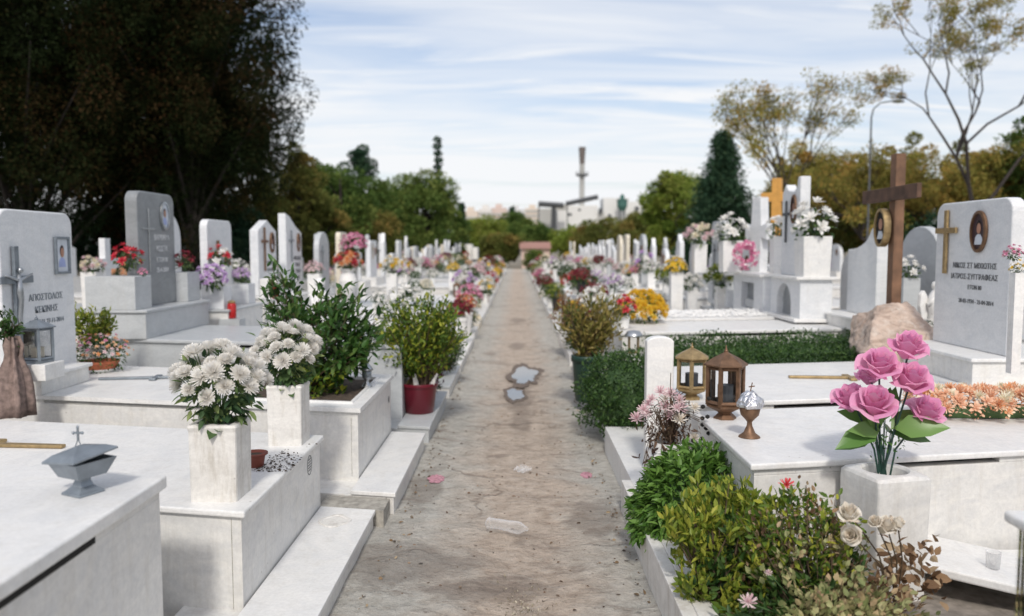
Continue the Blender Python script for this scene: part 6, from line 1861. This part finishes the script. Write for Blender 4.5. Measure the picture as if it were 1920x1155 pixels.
DG = 'great dark evergreens on the left'
tree('evergreen_tree', 'huge dark evergreen with brown hanging sprays, nearest the open sky on the left', -8.9, 22, 12.5, 3.0, .6, T_DARK, 400, 520, .08, .52, prof_dark, .6, DG, .2, shell=.15)
tree('evergreen_tree', 'huge dark evergreen behind the tall grey headstone', -12.3, 20, 13, 3.3, .4, T_DARK, 400, 520, .08, .55, prof_dark, .6, DG, .2, shell=.15)
tree('evergreen_tree', 'huge dark evergreen at the left edge of the photo', -16.2, 21.5, 12, 3.3, .3, T_DARK, 260, 560, .085, .65, prof_dark, .6, DG, .2, shell=.15)
tree('evergreen_tree', 'dark evergreen set back between the two biggest left trees', -12.0, 27, 12, 4.0, .3, T_DARK, 200, 300, .2, .8, prof_dark, 1.0, DG, .35, shell=.3)
LT = [  # px, top py, half width px, Y, mat, name, label
    (600, 312, 60, 41, T_PINE, 'pine_tree', 'mid green pine just behind the brownish tree left of centre'),
    (742, 338, 50, 50, T_PINE, 'pine_tree', 'pale green pine filling the gap left of the bulky pine'),
    (845, 395, 30, 52, T_PINE, 'broadleaf_tree', 'low green tree at the foot of the wispy cypress'),
    (560, 278, 55, 33, T_BROWN, 'broadleaf_tree', 'brownish green tree right beside the huge dark evergreen'),
    (640, 300, 58, 38, T_PINE, 'pine_tree', 'rounded bright green pine left of centre'),
    (678, 272, 40, 52, T_SPRUCE, 'pine_tree', 'dark flat-topped pine rising behind the rounded bright one'),
    (715, 340, 50, 44, T_PINE, 'pine_tree', 'mid green pine between the flat-topped and the bulky one'),
    (800, 320, 58, 46, T_PINE, 'pine_tree', 'bulky dark green pine nearest the centre on the left'),
    (480, 330, 60, 30, T_BROWN, 'broadleaf_tree', 'low brownish tree below the huge dark evergreen'),
    (600, 380, 60, 34, T_BROWN, 'broadleaf_tree', 'low brown-leaved tree behind the slanted headstone'),
    (690, 395, 60, 42, T_BROWN, 'broadleaf_tree', 'low olive-brown tree behind the spired stones on the left'),
    (905, 410, 45, 80, T_LIGHT, 'broadleaf_tree', 'light yellow-green tree left of the path end'),
    (965, 402, 38, 95, T_PINE, 'broadleaf_tree', 'round green tree exactly at the path end'),
    (1005, 420, 36, 78, T_PINE, 'broadleaf_tree', 'green tree just right of the path end'),
    (940, 440, 34, 68, T_BROWN, 'broadleaf_tree', 'small reddish brown tree at the path end'),
    (1075, 430, 45, 75, T_LIGHT, 'broadleaf_tree', 'olive tree below the white factory'),
    (1130, 412, 50, 66, T_BROWN, 'broadleaf_tree', 'brownish tree below the chimney on its right'),
    (1195, 408, 50, 58, T_BROWN, 'broadleaf_tree', 'brown-green tree left of the thin tree and spruce'),
    (1252, 312, 45, 42, T_LIGHT, 'broadleaf_tree', 'loose thin-leaved tree left of the spruce'),
    (1290, 400, 60, 44, T_BROWN, 'broadleaf_tree', 'low olive tree at the foot of the spruce'),
    (1430, 390, 70, 34, T_BROWN, 'broadleaf_tree', 'low brown-green tree right of the spruce'),
    (1560, 380, 75, 30, T_BROWN, 'broadleaf_tree', 'dense brown-green tree behind the notched headstone'),
    (1700, 330, 80, 30, T_PINE, 'broadleaf_tree', 'dark green tree behind the wooden cross'),
    (1850, 300, 90, 28, T_BROWN, 'broadleaf_tree', 'dense brown-green tree behind the wide right headstone'),
    (1780, 400, 80, 24, T_SPRUCE, 'broadleaf_tree', 'low dark tree between cross and wide right headstone'),
    (1930, 215, 70, 26, T_PINE, 'broadleaf_tree', 'tall green tree at the right edge of the photo'),
    (760, 400, 60, 48, T_PINE, 'broadleaf_tree', 'low green tree under the bulky dark pine'),
    (40, 395, 90, 27, T_SPRUCE, 'broadleaf_tree', 'dark undergrowth tree behind the wide left headstone'),
    (190, 385, 80, 26, T_SPRUCE, 'broadleaf_tree', 'dark undergrowth tree left of the tall grey headstone'),
    (320, 390, 80, 28, T_SPRUCE, 'broadleaf_tree', 'dark undergrowth tree right of the tall grey headstone'),
    (430, 395, 70, 28, T_SPRUCE, 'broadleaf_tree', 'dark undergrowth tree behind the rounded gilt-cross headstone'),
    (530, 345, 60, 36, T_BROWN, 'broadleaf_tree', 'brown-tinged tree between the low brownish one and the pines'),
    (1490, 262, 62, 31, T_AUT, 'autumn_tree', 'full orange-brown tree right of the spruce'),
    (1590, 285, 60, 32, T_AUT, 'autumn_tree', 'full yellow-brown tree left of the wooden cross'),
    (1690, 245, 58, 30, T_AUT, 'autumn_tree', 'tall full yellow-brown tree right above the wooden cross'),
    (1795, 262, 62, 28, T_AUT, 'autumn_tree', 'full orange tree above the wide right headstone'),
    (1885, 250, 60, 27, T_AUT, 'autumn_tree', 'full orange tree at the right photo edge'),
]
for px, py, hw, Y, mt, nm, lab in LT:
    H_ = Z_at(py, Y); rx = hw * Y / 1500
    sc_ = Y / 40
    tree(nm, lab, X_at(px, Y), Y, H_, rx, min(1.2, H_ * .2), mt, int(70 * max(1, rx / 1.5)) if Y < 60 else 60, 230, .10 * sc_ + .05, rx * (.30 if mt is not T_AUT else .22), None, 0, 'trees beyond the graves', .16 if mt is not T_AUT else .09, shell=.45 if mt is not T_AUT else .15)


def spruce(name, label, px, top, hw, Y, n_l=26, mat=None, per=60, thin=False):
    x = X_at(px, Y); H_ = Z_at(top, Y); R0 = hw * Y / 1500
    t = thing(name, label, 'tree', (x, Y, 0), 0, 'trees beyond the graves')
    mb = MB(); mb.tube([(x, Y, -.05), (x, Y, H_ * .5), (x, Y, H_)], [.16, .1, .02], k=7); mb.build('trunk', M_BARK, t, fix=False)
    mb = MB(); C = []; T_ = []
    for i in range(n_l):
        f = i / (n_l - 1); z = .5 + (H_ - .5) * f; R1 = R0 * (1 - f) ** .8 * RS.uniform(.85, 1.12) + .05
        k = max(4, int(13 * (1 - f) + 3))
        for j in range(k):
            a_ = RS.uniform(0, 6.28)
            for q in np.linspace(.3, 1, 4): C.append((x + math.cos(a_) * R1 * q, Y + math.sin(a_) * R1 * q, z - q * R1 * .22)); T_.append(RS.uniform())
    cl = .15 * R0 + .1
    leaf_clumps(mb, np.array(C), np.tile([cl, cl, cl * .7], (len(C), 1)), per, .12 * Y / 40 + .03, np.array(T_), .4)
    mb.build('crown', mat or T_SPRUCE, t, fix=False)


spruce('spruce_tree', 'pointed dark green spruce right of the chimney', 1350, 262, 84, 33, 36, per=46)
spruce('cypress_tree', 'thin wispy cypress sticking up above the bulky pine', 822, 264, 11, 50, 20, per=7)
spruce('cypress_tree', 'small dark cypress right of the bulky pine', 866, 386, 10, 75, 20, per=14)
spruce('cypress_tree', 'tiny dark cypress left of the centre buildings', 960, 392, 6, 120, 16, per=10)


def branchy(name, label, x, y, base_r, H_, seed, depth=6, spread=.55, mat=None, leafn=26, leaf=.16, clr=.35, lean=(0, 0), len0=.3, tipball=True):
    rs = random.Random(seed); t = thing(name, label, 'tree', (x, y, 0), 0, 'sparse autumn trees on the right'); mb = MB(); tips = []; mids = []
    def grow(p, d, ln, r, k):
        q = p + d * ln * .5 + Vector((rs.gauss(0, .05), rs.gauss(0, .05), rs.gauss(0, .03))) * ln
        e = p + d * ln
        mb.tube([p, q, e], [r, r * .85, r * .68], k=6 if k > 2 else 4, caps=False)
        if k <= 2: mids.append(tuple(q))
        if k == 0 or r < .006: tips.append(tuple(e)); return
        n_ = 3 if rs.random() < .35 else 2
        for i in range(n_):
            nd = (d + Vector((rs.gauss(0, spread), rs.gauss(0, spread), rs.gauss(.12, spread * .55)))).normalized()
            grow(e, nd, ln * rs.uniform(.68, .9), r * rs.uniform(.55, .75), k - 1)
    grow(Vector((x, y, -.05)), Vector((lean[0], lean[1], 1)).normalized(), H_ * len0, base_r, depth)
    mb.build('trunk', M_BARK, t, fix=False)
    C = np.array(tips + mids[::2]); mb = MB()
    leaf_clumps(mb, C, np.tile([clr, clr, clr * .75], (len(C), 1)) * RS.uniform(.5, 1.2, (len(C), 1)), leafn, leaf, RS.uniform(0, 1, len(C)), 0.1)
    mb.build('crown', mat or T_AUT, t, fix=False)
    return t


branchy('autumn_tree', 'big sparse autumn tree with leaf tufts at its branch tips, upper right', X_at(1840, 22), 22, .085, 8.2, 12, 6, .5, None, 85, .06, .21, (-.12, 0), .30, tipball=True)
branchy('autumn_tree', 'sparse orange autumn tree behind the wooden cross', X_at(1660, 26), 26, .11, 6.2, 5, 6, .6, None, 60, .09, .4, (0, 0), .22)
branchy('autumn_tree', 'thin bare-topped autumn tree behind the notched headstone', X_at(1495, 27), 27, .08, 6.6, 21, 6, .30, None, 22, .085, .25, (0, 0), .28)
branchy('autumn_tree', 'low orange-leaved autumn tree left of the wooden cross', X_at(1560, 29), 29, .11, 5.2, 8, 6, .6, None, 70, .10, .42, (0, 0), .22)
branchy('autumn_tree', 'orange autumn tree at the right edge of the photo', X_at(1900, 25), 25, .12, 6.2, 31, 6, .6, None, 70, .09, .4, (0, 0), .22)
branchy('autumn_tree', 'loose small-leaved tree directly left of the spruce', X_at(1245, 42), 42, .10, 5.8, 16, 6, .5, T_LIGHT, 40, .12, .45, (0, 0), .25)
branchy('autumn_tree', 'leafy yellow-brown autumn tree right of the thin bare-topped one', X_at(1530, 33), 33, .11, 6.4, 44, 6, .6, None, 60, .11, .45, (0, 0), .22)
branchy('autumn_tree', 'leafy brown autumn tree between wooden cross and right headstone', X_at(1760, 27), 27, .11, 5.8, 52, 6, .6, None, 70, .09, .42, (0, 0), .22)
# street lamp with a curved neck
Y = 24; x = X_at(1622, Y)
t = thing('street_lamp', 'thin curved-neck street lamp among the autumn trees', 'street lamp', (x, Y, 0))
mb = MB(); zt = Z_at(225, Y)
mb.tube([(x, Y, 0), (x, Y, zt), (x + .06, Y, zt + .25), (x + .25, Y, zt + .42), (x + .7, Y, zt + .48)], [.04, .025, .02, .018, .018], k=8); mb.build('pole', M_DSTEEL, t)
mb = MB(); mb.lathe([(.02, .03), (.09, 0), (.08, -.04), (.01, -.05)], (x + .78, Y, zt + .47), 12, sx=2.0); mb.build('lamp_head', M_DSTEEL, t, smooth=True)

# ================================================================== skyline
Y = 300
def bxp(mb, x0, x1, y0, y1, Yq=Y, dp=12, mi=0):
    """box whose front spans the sight lines x0..x1 and rises from y1 up to y0, at distance Yq"""
    mb.box(X_at(x0, Yq), X_at(x1, Yq), Yq, Yq + dp, max(-.1, Z_at(y1, Yq)) if y1 < 470 else -.1, Z_at(y0, Yq), mi)


t = thing('factory', 'pale industrial plant with silos and blocks under the chimney', 'factory', (X_at(1130, Y), Y, 0))
mb = MB(); bxp(mb, 1045, 1120, 386, 480); bxp(mb, 1130, 1178, 372, 480, 301); bxp(mb, 1178, 1215, 379, 480, 302); mb.build('wall', M_CONCB, t)
mb = MB(); bxp(mb, 1009, 1034, 392, 480, 298, 6); bxp(mb, 1120, 1132, 400, 480, 299, 8); mb.build('annex', M_CONCG, t)
for x0, x1, y0, y1 in ((1065, 1072, 400, 405), (1084, 1089, 392, 396), (1122, 1128, 392, 400), (1140, 1146, 402, 410), (1190, 1198, 388, 396)):
    mb = MB(); mb.box(X_at(x0, 297.8), X_at(x1, 297.8), 297.7 if x0 > 1119 and x0 < 1130 else 299.9, 300.4, Z_at(y1, 299), Z_at(y0, 299)); mb.build('window', M_DSTEEL, t)
for i_ in range(5):
    for j_ in range(2):
        x_ = X_at(1182 + i_ * 6.2, 302); mb = MB(); mb.box(x_, x_ + .55, 301.95, 302.2, Z_at(420 - j_ * 13, 302), Z_at(416 - j_ * 13, 302)); mb.build('window', M_DSTEEL, bpy.data.objects['factory'])
t = thing('conveyor', 'long inclined conveyor gantry in front of the factory', 'conveyor', (X_at(1040, 290), 290, 0)); mb = MB(); q = 290
mb.tube([(X_at(1009, q), q, Z_at(383, q)), (X_at(1056, q), q, Z_at(386, q))], 1.0, k=4); mb.tube([(X_at(1060, q), q, Z_at(383, q)), (X_at(1120, q), q, Z_at(370, q))], .85, k=4); mb.build('beam', M_DSTEEL, t)
mb = MB(); bxp(mb, 1040, 1062, 384, 394, q, 4); mb.build('drive_house', M_CONCG, t)
mb = MB()
for a_, b_ in ((1034, 1036), (1041, 1040), (1010, 1010), (1064, 1063)): mb.tube([(X_at(a_, q), q + .2, 0), (X_at(b_, q), q + .2, Z_at(388, q))], .5 if a_ in (1034, 1041) else .2, k=4)
for z in range(2, 16, 3): mb.tube([(X_at(1034, q), q + .2, z), (X_at(1041, q), q + .2, z + 3)], .2, k=4)
mb.build('trestle', M_DSTEEL, t)
t = thing('chimney', 'tall grey industrial chimney with flared dark top and platform', 'chimney', (X_at(1090, 305), 305, 0)); x = X_at(1090, 305)
z = lambda py: Z_at(py, 305)
mb = MB(); mb.lathe([(1.5, 0), (1.0, z(372)), (.95, z(330)), (.95, z(310))], (x, 305, 0), 20); mb.build('shaft', M_CONCG, t)
mb = MB(); mb.lathe([(.96, z(310)), (1.05, z(300)), (1.35, z(279)), (1.2, z(279))], (x, 305, 0), 20); mb.build('flared_top', plain('sooty_steel', (.13, .11, .10), .7), t)
mb = MB(); mb.lathe([(1.0, z(333)), (2.4, z(331)), (2.4, z(329)), (1.0, z(329))], (x, 305, 0), 20)
for k_ in range(12): q = k_ * math.pi / 6; mb.tube([(x + 2.3 * math.cos(q), 305 + 2.3 * math.sin(q), z(330)), (x + 2.3 * math.cos(q), 305 + 2.3 * math.sin(q), z(330) + 1.3)], .07, k=4)
mb.build('platform', M_DSTEEL, t)
t = thing('hopper', 'green steel hopper tower on the factory roof', 'hopper', (X_at(1165, 296), 296, 0)); x = X_at(1165, 296); z2 = lambda py: Z_at(py, 296)
mb = MB(); mb.lathe([(1.0, z2(396)), (1.9, z2(388)), (1.9, z2(377)), (2.1, z2(377)), (2.1, z2(375)), (.9, z2(374)), (.7, z2(367)), (.1, z2(365))], (x, 296, 0), 14); mb.build('bin', M_STEELG, t)
for q in (-.8, .8):
    mb = MB(); mb.tube([(x + q, 296, 0), (x + q, 296, z2(394))], .25, k=5); mb.build('leg', M_DSTEEL, t)
rb = random.Random(3)
for i, (x0, x1, y0) in enumerate(((868, 896, 396), (898, 922, 392), (920, 950, 390), (948, 985, 393), (984, 1012, 391), (1012, 1046, 398))):
    Yq = 470 + 12 * i; x_ = X_at((x0 + x1) / 2, Yq)
    t = thing('apartment_building', '%s distant apartment block, %s from left on the skyline' % (['pale cream', 'white', 'pinkish', 'pale grey', 'beige', 'off-white'][i], ORD[i + 1]), 'building', (x_, Yq, 0), 0, 'apartment blocks on the skyline')
    cm = plain('render_%d' % i, [(.6, .52, .44), (.62, .6, .57), (.58, .47, .42), (.54, .54, .54), (.58, .5, .42), (.6, .57, .52)][i], .85, var=.04, scale=.05)
    mb = MB(); bxp(mb, x0, x1, y0, 480, Yq, 14); mb.build('wall', cm, t)
    zt = Z_at(y0, Yq); mb = MB(); mb.box(x_ - 2, x_ + 2, Yq + 3, Yq + 8, zt + .01, zt + 2.4); mb.build('roof_house', cm, t)
    for fl in range(2, int(zt / 3)):
        mb = MB(); mb.box(X_at(x0, Yq) + .5, X_at(x1, Yq) - .5, Yq - .3, Yq + .01, fl * 3 + .6, fl * 3 + 1.9); mb.build('balcony_band', M_CONCG, t)
t = thing('white_van', 'long white truck body parked beyond the graves left of path end', 'truck', (X_at(857, 56), 56, 0))
mb = MB(); mb.box(X_at(822, 56), X_at(884, 56), 56, 58.2, .7, Z_at(458, 56)); mb.build('cargo_box', M_PAPER, t, bevel=.03)
mb = MB(); mb.box(X_at(885, 56), X_at(895, 56), 56.1, 58.1, .5, Z_at(464, 56)); mb.build('cab', M_PAPER, t, bevel=.08)
for wx in (828, 870, 890):
    mb = MB(); xw = X_at(wx, 56); mb.tube([(xw, 55.98, .42), (xw, 56.3, .42)], .42, k=18); mb.build('wheel', M_BLACKP, t)
t = thing('house', 'small low house with red roof and pink wall at the path end', 'house', (X_at(1000, 66), 66, 0)); mb = MB()
mb.box(X_at(978, 66), X_at(1031, 66), 66, 69, -.05, Z_at(466, 66)); mb.build('wall', M_PINKW, t)
mb = MB(); zr = Z_at(466, 66); x0, x1 = X_at(974, 66), X_at(1033, 66)
mb.add([(x0, 65.7, zr), (x1, 65.7, zr), (x1, 67.5, zr + .55), (x0, 67.5, zr + .55), (x1, 69.3, zr), (x0, 69.3, zr)], [(0, 1, 2, 3), (3, 2, 4, 5), (0, 3, 5), (1, 4, 2), (0, 5, 4, 1)]); mb.build('roof', M_ROOF, t)

tree('broadleaf_tree', 'small dark green bush closing the path at its far end', X_at(1005, 52), 52, 1.35, .9, .1, T_PINE, 30, 160, .12, .3, None, 0, 'trees beyond the graves', .08)
# lettering becomes ordinary meshes
bpy.context.view_layer.update()
dg = bpy.context.evaluated_depsgraph_get()
for o in [q for q in COL.objects if q.type == 'FONT']:
    me = bpy.data.meshes.new_from_object(o.evaluated_get(dg))
    nw = bpy.data.objects.new('lettering', me); COL.objects.link(nw)
    nw.parent = o.parent; nw.matrix_local = o.matrix_local.copy()
    bpy.data.objects.remove(o)
